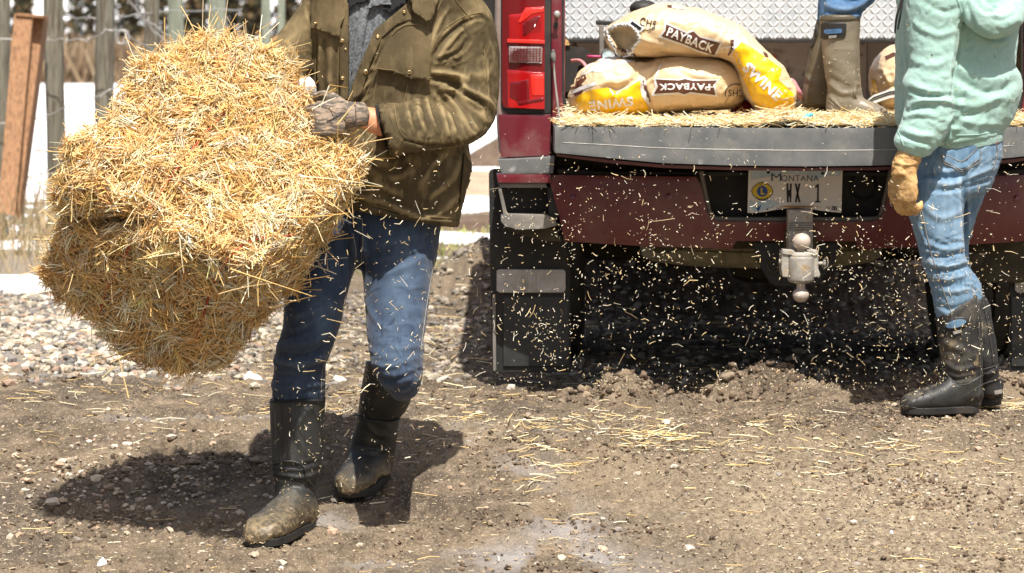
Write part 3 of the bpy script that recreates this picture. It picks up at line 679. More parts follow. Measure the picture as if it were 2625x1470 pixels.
def tree(x, y, h, r, label, seed, pal=((.012, .014, .006), (.035, .034, .014), (.07, .05, .02), (.14, .09, .035))):
    t = thing('evergreen_tree', (x, y, 0), label, 'tree', 'trees beyond the snowy field'); g = np.random.RandomState(seed)
    lean = g.normal(0, .03); V, F = tube([(x + lean * q, y, q) for q in np.linspace(-.1, h, 8)], np.linspace(.5, .08, 8), 10); fin('trunk', V, F, M_bark, t)
    parts = []
    for k in range(26):
        zz = h * g.uniform(.06, .95); th = g.uniform(0, 6.28); L = r * (1.05 - zz / h) * g.uniform(.6, 1.1)
        parts.append(tube([(x + lean * zz, y, zz), (x + lean * zz + math.cos(th) * L * .5, y + math.sin(th) * L * .5, zz - .05 * L), (x + lean * zz + math.cos(th) * L, y + math.sin(th) * L, zz - .3 * L)], [.14, .08, .03], 5))
    V, F = join(parts); tag(fin('branches', V, F, M_bark, t), kind='stuff')
    n = 2200; zz = h * g.uniform(.02, 1, n) ** 1.1; th = g.uniform(0, 6.28, n); rad = r * (1.08 - zz / h) * np.sqrt(g.uniform(.03, 1, n)) * (1 + .35 * np.sin(th * 3 + zz * 2.3))
    c = np.stack([x + rad * np.cos(th), y + rad * np.sin(th), zz - .25 * rad], -1); s = g.uniform(.25, .7, n)
    a_ = g.normal(size=(n, 3)); a_ /= np.linalg.norm(a_, axis=1, keepdims=True); b_ = np.cross(a_, g.normal(size=(n, 3))); b_ /= np.linalg.norm(b_, axis=1, keepdims=True)
    V = np.stack([c - a_ * s[:, None], c + b_ * (s * .6)[:, None], c + a_ * s[:, None], c - b_ * (s * .6)[:, None]], 1).reshape(-1, 3)
    F = (np.arange(n) * 4)[:, None] + np.arange(4)[None]; cc = arr(pal)[g.randint(0, len(pal), n)] * (1 + g.normal(0, .2, (n, 1)))
    fin('crown', V, F, M_leaf, t, smooth=False, cols=np.repeat(np.clip(cc, 0, 1), 4, axis=0))
# (photo column, distance, height, radius)
trees = ((60, 390, 20, 2.6), (215, 370, 22, 4.6), (330, 365, 20, 3.4), (425, 380, 24, 4.6), (505, 360, 19, 2.6), (600, 390, 24, 4.2), (655, 370, 18, 3.), (735, 380, 22, 2.6), (800, 400, 22, 3.6), (-60, 390, 22, 4.4), (950, 400, 22, 4.4))
names = ('far left above the orange lumber', 'between the second and third fence posts', 'just right of the third post', 'behind the fourth fence post', 'behind the greenish post above the bale', 'behind the bale\'s peak',
         'right of the bale\'s peak', 'nearest the man\'s left sleeve', 'hidden mostly by the man\'s shoulder', 'beyond the left edge', 'behind the man\'s torso')
for i, (px, Y_, h, r) in enumerate(trees):
    tree((px - HX) * Y_ / FPX, Y_, h, r, 'dark out-of-focus evergreen ' + names[i], 100 + i)
# ------------------------------------------------------------------ the straw bale
bale_c = P(540, 530, 7.05)
bale = thing('straw_bale', tuple(P(480, 930, 6.95)), 'big loose golden straw bale carried in the walking man\'s arms', 'straw bale')
# corner points: (px, py, Y) of a leaning block, near corner N
cn = {'N': (665, 665, 6.92), 'A': (128, 440, 6.98), 'B': (975, 395, 7.20), 'T': (540, 28, 7.28), 'C': (475, 1000, 7.20), 'Ap': (75, 745, 7.22), 'Bp': (780, 720, 7.32), 'Tp': (420, 500, 7.48)}
W = {k: np.array(P(*v)) for k, v in cn.items()}
def bale_pt(a, b, c):     # a: N->A, b: N->B, c: N->C, each 0..1
    t = lambda p, q, s: p + (q - p) * s[:, None]
    top = t(t(W['N'], W['A'], a), t(W['B'], W['T'], a), b); bot = t(t(W['C'], W['Ap'], a), t(W['Bp'], W['Tp'], a), b)
    return t(top, bot, c)
n = 44; Vb = []; Fb = []
g1 = np.linspace(0, 1, n + 1)
for ax, sd_ in ((0, 0), (0, 1), (1, 0), (1, 1), (2, 0), (2, 1)):
    U, S = np.meshgrid(g1, g1); u = U.ravel(); s = S.ravel(); k = np.full_like(u, sd_); q = [None] * 3; q[ax] = k; o = [i for i in range(3) if i != ax]; q[o[0]] = u; q[o[1]] = s
    b0 = len(Vb) * (n + 1) ** 2; Vb.append(np.stack(q, -1)); a_ = (np.arange(n)[:, None] * (n + 1) + np.arange(n)[None]).ravel() + b0
    f = np.c_[a_, a_ + 1, a_ + n + 2, a_ + n + 1]; Fb.append(f if (sd_ ^ (ax == 1)) else f[:, ::-1])
U3 = np.vstack(Vb); Fb = np.vstack(Fb)
# round the block: blend the cube with a superellipsoid in parameter space
Q = U3 * 2 - 1; pw = 8.0; nr = (np.abs(Q) ** pw).sum(1) ** (1 / pw); Q2 = Q / nr[:, None] * np.abs(Q).max(1)[:, None]; Q = Q * .25 + Q2 * .75; U3r = (Q + 1) / 2
Vb = bale_pt(U3r[:, 0], U3r[:, 1], U3r[:, 2])
cen = Vb.mean(0); Nb = normals(Vb, Fb)
vv = Vb - cen; vvn = vv / np.linalg.norm(vv, axis=1, keepdims=True)
pxb = topx(Vb)
d = .024 * fbm(Vb * 6, 3, 3) + .018 * fbm(Vb * 20, 3, 4)
def bulge(cx, cy, rx, ry, amt, nd=0):
    return amt * np.exp(-(((pxb[:, 0] - cx) / rx) ** 2 + ((pxb[:, 1] - cy) / ry) ** 2)) * sst(.3, -.1, Nb[:, 1])
d += bulge(370, 200, 90, 80, .05) + bulge(700, 130, 110, 90, .03) + bulge(250, 420, 100, 60, .03) + bulge(600, 640, 90, 60, .03)
d -= bulge(225, 560, 110, 26, .12) + bulge(430, 500, 60, 70, .035) + bulge(380, 640, 22, 150, .02)
for pts, amp, wd in (([(150, 560), (260, 590), (330, 560)], -.03, 18), ([(420, 470), (480, 560), (600, 600), (690, 640)], -.03, 22), ([(200, 380), (330, 400), (430, 470)], .02, 30), ([(120, 770), (240, 850), (400, 920)], -.02, 20)):
    dd, _ = pdist(pxb, pts); d += amp * np.exp(-(dd / wd) ** 2) * sst(.3, -.1, Nb[:, 1])
Vb = Vb + vvn * d[:, None]
for cx, cy, r_, dx, dy in ((715, 175, 85, 42, -38), (340, 880, 75, -28, 38), (590, 900, 65, 26, 34), (330, 230, 70, -14, -16)):
    g_ = np.exp(-((pxb[:, 0] - cx) ** 2 + (pxb[:, 1] - cy) ** 2) / r_ ** 2); Vb[:, 0] += g_ * dx / 985; Vb[:, 2] -= g_ * dy / 985
fin('packed_straw', Vb - vvn * .02, Fb, M_straw_core, bale)
# stalks over the surface
fa = Vb[Fb]; ar = np.linalg.norm(np.cross(fa[:, 2] - fa[:, 0], fa[:, 3] - fa[:, 1]), axis=1); Nb = normals(Vb, Fb)
if ((Nb * vvn).sum(1).mean()) < 0: Nb = -Nb; print('flip bale')
def on_bale(k, only=None):
    wt = ar.copy()
    if only is not None: wt = wt * only(fa.mean(1))
    fi = rs.choice(len(Fb), k, p=wt / wt.sum()); u, v = rs.rand(k, 1), rs.rand(k, 1)
    P_ = (fa[fi, 0] * (1 - u) + fa[fi, 1] * u) * (1 - v) + (fa[fi, 3] * (1 - u) + fa[fi, 2] * u) * v
    return P_, Nb[Fb[fi, 0]]
def stalks(k, lr, rr, out, sink, only=None, pal=None, bend=.07):
    P_, N_ = on_bale(k, only); s = vn(P_ * 5, 3)[:, None]; s2 = vn(P_ * 5, 9)[:, None]
    base = np.concatenate([.8 + .5 * s, .3 * s2, .55 + .6 * s2], 1)      # flakes lie the same way in places
    D = base * np.sign(rs.randn(k, 1)) * .6 + rs.normal(size=(k, 3)) * .75
    D -= N_ * (D * N_).sum(1, keepdims=True) * .8; D /= np.linalg.norm(D, axis=1, keepdims=True); D += N_ * np.abs(rs.normal(0, out, (k, 1)))
    D /= np.linalg.norm(D, axis=1, keepdims=True); L = rs.uniform(*lr, k)
    C_ = P_ + N_ * rs.uniform(-sink, .006, (k, 1)) + D * (np.clip((D * N_).sum(1), 0, 1) * L * .45)[:, None]
    return straw_geo(C_, D, L, rs.uniform(*rr, k), rs.normal(0, bend, k), straw_cols(k, pal), flat=.55)
def bunch(sets, name):
    V = np.vstack([s[0] for s in sets]); o = 0; F = []
    for s in sets: F.append(s[1] + o); o += len(s[0])
    c = np.vstack([s[2] for s in sets]); tag(fin(name, V, np.vstack(F), M_straw, bale, cols=c), kind='stuff')
def clumps(nc, per, lr, rr, out, sink, rad=.022, spread=.22, only=None):
    """wisps: bundles of broken stalks that lie nearly the same way"""
    P_, N_ = on_bale(nc, only); s_ = vn(P_ * 4, 3)[:, None]; base = np.concatenate([.9 + .5 * s_, .2 * s_, .5 + .8 * s_], 1)
    D = base * np.sign(rs.randn(nc, 1)) * .5 + rs.normal(size=(nc, 3)) * .8
    D -= N_ * (D * N_).sum(1, keepdims=True) * .9; D /= np.linalg.norm(D, axis=1, keepdims=True); D += N_ * rs.normal(.12, out, (nc, 1)); cz = rs.uniform(-sink, .010, (nc, 1))
    cc = straw_cols(nc, PAL, .10); rp = lambda a: np.repeat(a, per, axis=0); k = nc * per
    D = rp(D) + rs.normal(0, spread, (k, 3)); D /= np.linalg.norm(D, axis=1, keepdims=True); C_ = rp(P_) + rp(N_) * (rp(cz) + rs.uniform(-.006, .004, (k, 1))) + rs.normal(0, rad * .5, (k, 3)) * (1 - .75 * np.abs(rp(N_)))
    return straw_geo(C_, D, rs.uniform(*lr, k), rs.uniform(*rr, k), rs.normal(0, .08, k), np.clip(rp(cc) * (1 + rs.normal(0, .13, (k, 1))), 0, .97), flat=.5)
PAL = [(.92, .60, .26), (.95, .70, .38), (.97, .81, .55), (.94, .67, .33), (.86, .53, .21), (.77, .45, .16), (.93, .62, .24), (.97, .84, .62)]
bunch([clumps(2600, 11, (.022, .075), (.0012, .0025), .16, .022), stalks(9000, (.015, .05), (.0012, .0028), .2, .022, pal=PAL), stalks(5200, (.035, .095), (.0013, .0026), .13, .010, pal=PAL)], 'straw_stalks')
edge = lambda C_: (.15 + sst(.25, .9, C_[:, 2]))
bunch([stalks(1150, (.06, .13), (.0013, .0024), .6, .006, edge), stalks(190, (.09, .17), (.0012, .0022), 1.0, 0, lambda C_: .02 + sst(1.0, 1.16, C_[:, 2]) + .25 * (C_[:, 0] > -.85) * (C_[:, 2] > .75))], 'loose_stalks')
# long stalks sticking out where the photograph shows them: (x0, y0, x1, y1)
LS = [(395, 110, 470, 190), (420, 45, 425, 170), (465, 15, 510, 100), (505, 60, 545, 110), (545, 35, 540, 110), (600, 60, 605, 130), (655, 85, 720, 40), (640, 110, 655, 60), (350, 120, 430, 150), (322, 138, 400, 180), (335, 190, 400, 185),
      (300, 260, 345, 275), (172, 315, 235, 340), (90, 385, 170, 392), (250, 300, 285, 325), (560, 45, 520, 120), (330, 248, 370, 232), (700, 150, 660, 235), (640, 260, 800, 300), (740, 560, 890, 550), (780, 470, 900, 560),
      (760, 520, 870, 560), (770, 450, 935, 468), (590, 690, 800, 760), (690, 790, 808, 757), (560, 750, 700, 722), (800, 280, 860, 250), (845, 218, 890, 225), (845, 220, 820, 280), (905, 370, 960, 310), (880, 410, 965, 350), (865, 320, 912, 262),
      (60, 760, 130, 745), (330, 1020, 300, 900), (235, 830, 235, 880), (430, 940, 440, 1000), (700, 250, 735, 185), (735, 275, 800, 180), (520, 220, 760, 210), (330, 480, 450, 560), (560, 560, 600, 470), (460, 610, 470, 700)]
p0 = []; dd = []; ll = []
for x0, y0, x1, y1 in LS:
    Y_ = 6.78 if (y0 + y1) / 2 > 420 else 6.78 + (420 - (y0 + y1) / 2) / 350 * .58
    if x0 > 740: Y_ = max(Y_ - .0, 6.85 + (max(x0, x1) - 740) / 220 * .2)
    a_ = np.array(P(x0, y0, Y_)); b_ = np.array(P(x1, y1, Y_ + rs.uniform(-.03, .03))); p0.append((a_ + b_) / 2); dd.append(b_ - a_); ll.append(np.linalg.norm(b_ - a_))
V, F, c = straw_geo(arr(p0), arr(dd), arr(ll), rs.uniform(.0016, .0026, len(ll)), rs.normal(0, .04, len(ll)), straw_cols(len(ll)), seg=4, flat=.6)
tag(fin('long_stalks', V, F, M_straw, bale, cols=c), kind='stuff')
bb = bvh_of(Vb, Fb); O_ = Vector((0, 0, CAMZ))
def on(px, py, o):
    d_ = (P(px, py, 7) - O_).normalized(); h_ = bb.ray_cast(O_ + d_ * 4, d_, 9); return tuple(h_[0] - d_ * o) if h_[0] is not None else None
for line in ([(575, 290), (520, 350), (455, 430), (420, 480), (395, 520), (350, 580), (320, 660), (270, 750), (250, 840)], [(840, 560), (760, 600), (640, 620), (560, 700), (500, 880)]):
    q = [on(x, y, .004) for x, y in catmull(line, 6)]; q = [t for t in q if t]
    V, F = tube(q, .0022, 6); fin('twine', V, F, M_twine, bale)
# ------------------------------------------------------------------ the pickup
CX = .922
truck = thing('pickup_truck', (CX, 8.95, 0), 'dusty maroon pickup truck seen from behind with its tailgate down and bed strewn with straw', 'pickup truck')
def mir(V): V = arr(V).copy(); V[:, 0] = 2 * CX - V[:, 0]; return V
def both(name, VF, m, par=truck, bev=.004, smooth=False, seg=2, sides=(0, 1), cb=None):
    out = []
    for s in sides:
        o = fin(name, mir(VF[0]) if s else VF[0], VF[1], m, par if not callable(par) else par(s), smooth=smooth, bev=bev, recalc=True, seg=seg); out.append(o)
    return out
def panel(name, pts, Y0, fn, thick, m, parent, cell=12, bev=.006, sides=(0,), seg=3):
    """outline in photo pixels, finely cut so that it can be bowed by fn(X, Z), then given thickness"""
    bm = bmesh.new(); f = bm.faces.new([bm.verts.new((x, y, 0)) for x, y in pts]); lo = arr(pts).min(0); hi = arr(pts).max(0)
    bm.normal_update(); bmesh.ops.triangulate(bm, faces=[f])
    for x in np.arange(lo[0] + cell, hi[0], cell): bmesh.ops.bisect_plane(bm, geom=bm.verts[:] + bm.edges[:] + bm.faces[:], plane_co=(x, 0, 0), plane_no=(1, 0, 0))
    for y in np.arange(lo[1] + cell, hi[1], cell): bmesh.ops.bisect_plane(bm, geom=bm.verts[:] + bm.edges[:] + bm.faces[:], plane_co=(0, y, 0), plane_no=(0, 1, 0))
    bnd = {v for e in bm.edges if e.is_boundary for v in e.verts}; top = {}
    for v in list(bm.verts): q = P(v.co.x, v.co.y, Y0); v.co = (q.x, Y0 + fn(q.x, q.z), q.z)
    r = bmesh.ops.extrude_face_region(bm, geom=bm.faces[:] + bm.edges[:] + bm.verts[:]); 
    for v in [g for g in r['geom'] if isinstance(g, bmesh.types.BMVert)]: v.co.y += thick
    bmesh.ops.recalc_face_normals(bm, faces=bm.faces); bm.verts.index_update()
    V = arr([v.co[:] for v in bm.verts]); F = [tuple(v.index for v in f.verts) for f in bm.faces]; bm.free()
    res = []
    for s in sides:
        o = fin(name, mir(V) if s else V, F, m, parent, smooth=True, recalc=True)
        md = o.modifiers.new('b', 'BEVEL'); md.width = bev; md.segments = seg; md.limit_method = 'ANGLE'; md.angle_limit = math.radians(50)
        res.append(o)
        if m: o.data.polygons.foreach_set('use_smooth', np.full(len(o.data.polygons), True))
    return res, V, F
cb = lambda X, Z: .05 * ((X - CX) / .85) ** 4
# bedsides, corner panels, lamps
YB = 8.95
V, F = prism([(1276, -170), (1270, -60), (1268, 40), (1268, 160), (1270, 260), (1274, 340), (1280, 402), (1415, 402), (1415, -170)], YB + .02, 2.35); both('bedside', (V, F), M_dusty, bev=.022, seg=4, smooth=True)
fb = lambda X, Z: .028 * max(0, (abs(X - CX) - .86) / .1) ** 2 + 0 * Z
panel('corner_panel', [(1277, 294), (1412, 294), (1412, 399), (1284, 404)], YB, lambda X, Z: fb(X, Z) - .012, .02, M_paint, truck, bev=.004, sides=(0, 1))
panel('rear_pillar', [(1413.5, -170), (1440, -170), (1440, 245), (1447, 285), (1471, 317), (1413.5, 320)], YB + .012, lambda X, Z: 0, .05, M_paint, truck, bev=.005, sides=(0, 1))
panel('pillar_trim', [(1440.5, -170), (1446, -170), (1446, 240), (1457, 282), (1486, 319), (1471.5, 319), (1447.5, 285), (1440.5, 247)], YB + .02, lambda X, Z: 0, .08, M_blackp, truck, bev=.003, sides=(0, 1))
for s in (0, 1):
    lamp, V, F = panel('tail_light', [(1284, -150), (1412, -150), (1412, 292), (1300, 290), (1288, 284), (1284, 270)], YB - .012, fb, .03, M_blackp, truck, bev=.006, sides=(s,)); lamp = lamp[0]
    def lens(name, pts, dy, m, th=.018, bev=.005, cell=14):
        panel(name, pts, YB - .012 - dy, fb, th, m, lamp, bev=bev, sides=(s,), cell=cell)
    lens('lens', [(1287, -140), (1397, -140), (1396, 282), (1302, 279), (1290, 274), (1287, 262)], .006, M_lampdark)
    lens('brake_lens', [(1304, 38), (1334, 36), (1352, 20), (1396, 17), (1396, 112), (1304, 106)], .012, M_lampred, bev=.006)
    lens('reverse_lens', [(1305, 119), (1390, 121), (1389, 162), (1305, 160)], .012, M_lampclear, bev=.004)
    lens('turn_lens', [(1300, 178), (1350, 184), (1396, 187), (1396, 281), (1302, 276)], .012, M_lampred, bev=.006)
    lens('reflector', [(1340, 60), (1372, 42), (1386, 42), (1372, 70), (1346, 92), (1340, 92)], .0135, M_lampdark, bev=.002)
    lens('reflector', [(1347, 20), (1394, 22), (1394, 30), (1362, 36), (1336, 58), (1328, 58)], .0138, M_lampbright, bev=.002)
    lens('reflector', [(1300, 100), (1396, 104), (1396, 113), (1300, 110)], .014, M_lampbright, bev=.002)
    lens('reflector', [(1306, 212), (1355, 204), (1358, 262), (1330, 262), (1306, 250)], .0135, M_lampdark, bev=.002)
    lens('reflector', [(1325, 262), (1394, 250), (1394, 258), (1330, 270)], .014, M_lampdark, bev=.002)
    lens('reflector', [(1360, 192), (1394, 192), (1394, 246), (1364, 246)], .0137, M_lampbright, bev=.002)
    g_ = []
    for k in range(10): x0 = 1309 + k * 8.2; g_.append(prism([(x0, 122), (x0 + 1.6, 122), (x0 + 1.6, 159), (x0, 158)], YB - .026, .006))
    for k in range(6): y0 = 125 + k * 6; g_.append(prism([(1307, y0), (1388, y0), (1388, y0 + 1.3), (1307, y0 + 1.3)], YB - .0262, .006))
    for k in range(9): x0 = 1344 + k * 5; g_.append(prism([(x0, 52 + 10 * (k < 3)), (x0 + 1.2, 52), (x0 + 1.2, 86 - k), (x0, 86 - k)], YB - .0275, .006))
    V, F = join(g_); fin('lens_grid', mir(V) if s else V, F, M_lampdark, lamp, smooth=False, recalc=True)
def sidetube(name, pts, r, m, sides=(0, 1), n=8, sub=4, par=truck):
    V, F = tube([tuple(P(*q)) for q in pts], r, n, 1, sub)
    for s in sides: fin(name, mir(V) if s else V, F, m, par, recalc=bool(s))
sidetube('tailgate_cable', [(1419, 146, 8.93), (1422, 200, 8.92), (1429, 260, 8.8), (1436, 318, 8.7)], .0035, M_trimgrey)
sidetube('cable_clip', [(1418, 132, 8.93), (1418, 146, 8.93), (1420, 158, 8.93)], [.006, .009, .005], M_greyp)
sidetube('tailgate_bracket', [(1431, 312, 8.72), (1431, 334, 8.7)], .010, M_greyp)
V, F = tube([tuple(P(1428, 37, 8.97)), tuple(P(1428, 37, 8.93)), tuple(P(1428, 37, 8.925))], [.006, .006, .012], 10, .2); both('latch_striker', (V, F), M_steel, bev=0, smooth=True)
both('latch_socket', prism([(1419, 58), (1431, 58), (1431, 72), (1419, 72)], 8.955, .004), M_blackp, bev=.001)
# tailgate
tb = lambda X, Z: .035 * ((X - CX) / .78) ** 2
tg = [(1423, 328), (1445, 326), (1700, 327), (2066, 330), (2440, 327), (2687, 326), (2709, 328), (2709, 392), (2600, 405), (2430, 419), (2240, 425), (2066, 427), (1880, 425), (1700, 419), (1560, 406), (1423, 393)]
_, TGV, TGF = panel('tailgate', tg, 8.50, tb, .50, M_greyp, truck, cell=16, bev=.008, seg=3)
tgo = bpy.data.objects['tailgate']
tbv = bvh_of(TGV, TGF)
seam('trim_line', [(1440, 366), (1560, 372), (1700, 380), (1880, 384), (2066, 386), (2300, 384), (2600, 374)], tbv, M_steel, tgo, .0012, .0)
lowp = [(1430, 396), (1560, 410), (1700, 423), (1880, 429), (2066, 431), (2240, 429), (2430, 423), (2600, 409), (2700, 396), (2700, 400), (2600, 418), (2430, 431), (2240, 437), (2066, 439), (1880, 437), (1700, 431), (1560, 419), (1430, 402)]
panel('tailgate_skin', lowp, 8.53, tb, .46, M_paintlow, tgo, bev=.004)
# bumper
panel('bumper_step_pad', [(1277, 412), (1400, 405), (1422, 402), (1418, 446), (1284, 449)], 8.80, lambda X, Z: cb(X, Z) - .01, .22, M_greyp, truck, bev=.008, sides=(0, 1))
bp = [(1404, 450), (1785, 454), (1795, 470), (1803, 500), (1813, 545), (1826, 562), (1842, 569), (2040, 570), (2238, 569), (2254, 562), (2267, 545), (2277, 500), (2285, 470), (2295, 454), (2676, 450), (2660, 520), (2632, 622), (2420, 634), (2204, 641),
      (2198, 621), (2040, 620), (1890, 620), (1878, 641), (1660, 634), (1448, 622), (1433, 552)]
_, V, F = panel('bumper', bp, 8.80, lambda X, Z: cb(X, Z) + .012 * abs((Z - .66) / .1) ** 2 * 1.0, .10, M_paintlow, truck, cell=14, bev=.010, seg=4); bumper = bpy.data.objects['bumper']
bbv = bvh_of(V, F)
for px in (1472, 1715, 2366, 2608): disc_decal('parking_sensor', px, 505 if 1500 < px < 2600 else 509, 9, bbv, M_paint, bumper, off=.003, cell=30, sol=.003)
panel('bumper_end', [(1273, 449), (1412, 449), (1412, 471), (1276, 472)], 8.79, lambda X, Z: cb(X, Z), .20, M_paint, truck, bev=.007, sides=(0, 1))
panel('bumper_trim', [(1276, 473), (1400, 472), (1403, 483), (1284, 484)], 8.80, lambda X, Z: cb(X, Z), .16, M_trimgrey, truck, bev=.004, sides=(0, 1))
panel('corner_step', [(1284, 556), (1300, 553), (1400, 554), (1424, 562), (1428, 580), (1400, 588), (1330, 592), (1296, 584), (1284, 572)], 8.78, lambda X, Z: cb(X, Z), .17, M_trimgrey, truck, bev=.008, sides=(0, 1))
panel('step_riser', [(1404, 480), (1425, 484), (1433, 556), (1424, 560), (1408, 556)], 8.815, lambda X, Z: cb(X, Z), .1, M_blackp, truck, bev=.003, sides=(0, 1))
panel('step_strut', [(1276, 482), (1284, 482), (1300, 552), (1291, 555)], 8.80, lambda X, Z: cb(X, Z), .05, M_trimgrey, truck, bev=.003, sides=(0, 1))
panel('step_recess', [(1283, 478), (1440, 478), (1446, 622), (1290, 612)], 8.96, lambda X, Z: 0, .02, M_blackp, truck, bev=.003, sides=(0, 1))
panel('step_skirt', [(1294, 588), (1424, 588), (1440, 622), (1400, 620), (1330, 606)], 8.83, lambda X, Z: cb(X, Z), .04, M_under, truck, bev=.004, sides=(0, 1))
pobj('bumper_top_pad', [(1425, 432), (1560, 440), (2520, 440), (2655, 432), (2650, 452), (1430, 452)], 8.86, .12, M_blackp, truck)
rec = pobj('plate_recess', [(1775, 428), (2305, 428), (2290, 580), (1790, 580)], 8.915, .02, M_blackp, truck)
def ptube(name, pts, r, m, par=truck, n=8, sub=4, cap=1.): V, F = tube([tuple(P(*q)) for q in pts], r, n, cap, sub); return fin(name, V, F, m, par)
ptube('recess_trim', [(1797, 440, 8.83), (1802, 470, 8.83), (1813, 520, 8.83), (1822, 550, 8.83), (1845, 562, 8.83), (2040, 563, 8.83), (2235, 562, 8.83), (2258, 550, 8.83), (2267, 520, 8.83), (2278, 470, 8.83), (2283, 440, 8.83)], .0085, M_trimgrey)
ptube('recess_ring', [(2213 + 31 * math.cos(t), 478 + 33 * math.sin(t), 8.908) for t in np.linspace(0, 2 * math.pi, 17)], .004, M_blackp)
# licence plate
lp = thing('licence_plate', tuple(P(2040, 490, 8.80)), None, None); lp.parent = truck; lp.location = Vector(P(2040, 490, 8.80)) - truck.location
pl = [(1923, 432), (2156, 435), (2160, 439), (2157, 546), (2130, 544), (2100, 540), (2075, 536), (2046, 534), (2015, 535), (1992, 538), (1960, 544), (1930, 546.5), (1916, 546), (1919, 436)]
V, F = prism(pl, 8.795, .0025); fin('plate_blank', V, F, M_plate, lp, smooth=False, bev=.0012, recalc=True); pb = bvh_of(V, F)
D = dict(bvh=pb, parent=lp, cell=40)
poly_decal('blue_band', [(1924, 435), (2156, 438), (2154, 452), (2125, 450), (2095, 460), (2060, 448), (2010, 446), (1960, 455), (1924, 462)], m=M_plateblue, off=.0006, **D)
poly_decal('blue_band', [(1922, 512), (1935, 520), (1970, 512), (2000, 520), (1985, 531), (1955, 541), (1922, 542)], m=M_plateblue, off=.0006, **D)
text_decal('state_name', 'M', 1990, 455, 26, 20, 0, m=M_navy, bold=0, off=.0014, **D)
text_decal('state_name', 'ONTANA', 2051, 457.5, 96, 15.5, 0, m=M_navy, bold=.0, off=.0014, **D)
for pts in ([(2016, 471), (2021, 471), (2022, 519), (2017, 519)], [(2025, 471), (2030, 471), (2028, 519), (2024, 519)], [(2020, 489), (2024, 486), (2027, 500), (2024, 508), (2020, 498)], [(2037, 471), (2042, 471), (2052, 519), (2047, 519)], [(2047, 471), (2052, 471), (2042, 519), (2037, 519)],
            [(2095, 474), (2099, 471), (2099, 518), (2094, 518)], [(2089, 480), (2095, 472), (2096, 479), (2090, 483)]): poly_decal('plate_number', pts, m=M_black, off=.0014, **D)
poly_decal('plate_number', [(2089, 516), (2104, 516), (2104, 519.5), (2089, 519.5)], m=M_black, off=.0014, **D)
t = np.linspace(0, 2 * math.pi, 26, endpoint=False)
poly_decal('emblem', np.c_[1954 + (24 + 4 * np.cos(2 * t)) * np.cos(t), 491 + 24.5 * np.sin(t)], m=M_black, off=.001, **D)
poly_decal('emblem', np.c_[1954 + (22 + 4 * np.cos(2 * t)) * np.cos(t), 491 + 22.5 * np.sin(t)], m=M_yel, off=.0014, **D)
disc_decal('emblem', 1954, 491, 14, m=M_eblue, off=.0019, **D); text_decal('emblem', 'L', 1955, 491, 10, 17, 0, m=M_yel, bold=.05, off=.0024, **D)
text_decal('emblem', 'LIONS', 1954, 473, 19, 6, 0, m=M_black, bold=0, off=.0019, **D)
poly_decal('emblem', [(1938, 505), (1946, 510), (1962, 510), (1970, 505), (1968, 508), (1960, 512.5), (1948, 512.5), (1940, 508)], m=M_black, off=.0019, **D)
poly_decal('plate_bar', [(1994, 530), (2020, 528), (2064, 528), (2108, 531), (2060, 533), (2020, 533)], m=M_orange, off=.0014, **D)
text_decal('plate_print', '05', 2123, 533, 9, 6.5, 4, m=M_black, bold=0, off=.0014, **D)
poly_decal('plate_sticker', [(2132, 529), (2146, 530), (2146, 540), (2132, 539)], m=M_black, off=.0014, **D); text_decal('plate_sticker', '11', 2139, 534.5, 9, 6.5, 4, m=M_white, bold=0, off=.002, **D)
poly_decal('plate_print', [(1935, 524), (1940, 530), (1943, 526), (1946, 531), (1952, 523), (1949, 534), (1944, 544), (1938, 534)], m=M_eblue, off=.0012, **D)
text_decal('plate_print', 'TREASURE STATE', 1998, 534.5, 17, 3.2, 2, m=M_navy, bold=0, off=.0018, **D)
for px, py in ((1969.5, 442), (2108.7, 445), (1967, 537)): snap('plate_screw', px, py, 4.5 if py < 500 else 2.3, pb, M_under, lp, .002)
# hitch
def lathe(name, cx, Y_, prof, m, par, n=28):
    """prof: (row in photo pixels, radius in photo pixels) from top to bottom"""
    k = Y_ / FPX; C = [tuple(P(cx, y, Y_)) for y, r in prof]; return fin(name, *rings(C, [(r * k, 0, 0) for y, r in prof], [(0, r * k, 0) for y, r in prof], n, 2, .1), m, par)
hitch = thing('tow_hitch', (0, 0, 0), None, None); hitch.parent = truck; hitch.location = Vector(P(2055, 640, 8.65)) - truck.location
HC = 2055
bar = pobj('drawbar', [(2020, 538), (2084, 538), (2084, 650), (2020, 650)], 8.73, .05, M_hitch, hitch, bev=.003)
for y in (571, 577, 583, 589): pobj('groove_ridge', [(2022, y), (2082, y), (2082, y + 2.5), (2022, y + 2.5)], 8.727, .008, M_trimgrey, bar, bev=.0008)
pobj('drawbar_lug', [(2022, 622), (2037, 622), (2037, 652), (2022, 652)], 8.70, .04, M_hitch, hitch, bev=.002); pobj('drawbar_lug', [(2069, 622), (2084, 622), (2084, 652), (2069, 652)], 8.70, .04, M_hitch, hitch, bev=.002)
lathe('tow_ball', HC, 8.62, [(598, 6), (600, 12), (604, 17.5), (610, 21.5), (618, 23.3), (626, 22.6), (633, 19), (638, 14), (641, 11.5), (648, 11.5)], M_hitchball, hitch)
lathe('ball_collar', HC - 2, 8.62, [(646, 20), (648, 28), (652, 31), (660, 33)], M_hitch, hitch)
lathe('block_drum', HC - 2, 8.62, [(656, 32), (658, 34.5), (664, 35), (716, 34), (722, 32), (725, 24)], M_hitch, hitch, 36)
pobj('block_side', [(2004, 644), (2022, 646), (2022, 712), (2006, 711), (2003, 690)], 8.60, .08, M_hitch, hitch, bev=.003); pobj('block_side', [(2086, 646), (2098, 644), (2098, 690), (2104, 706), (2098, 711), (2086, 712)], 8.60, .08, M_hitch, hitch, bev=.003)
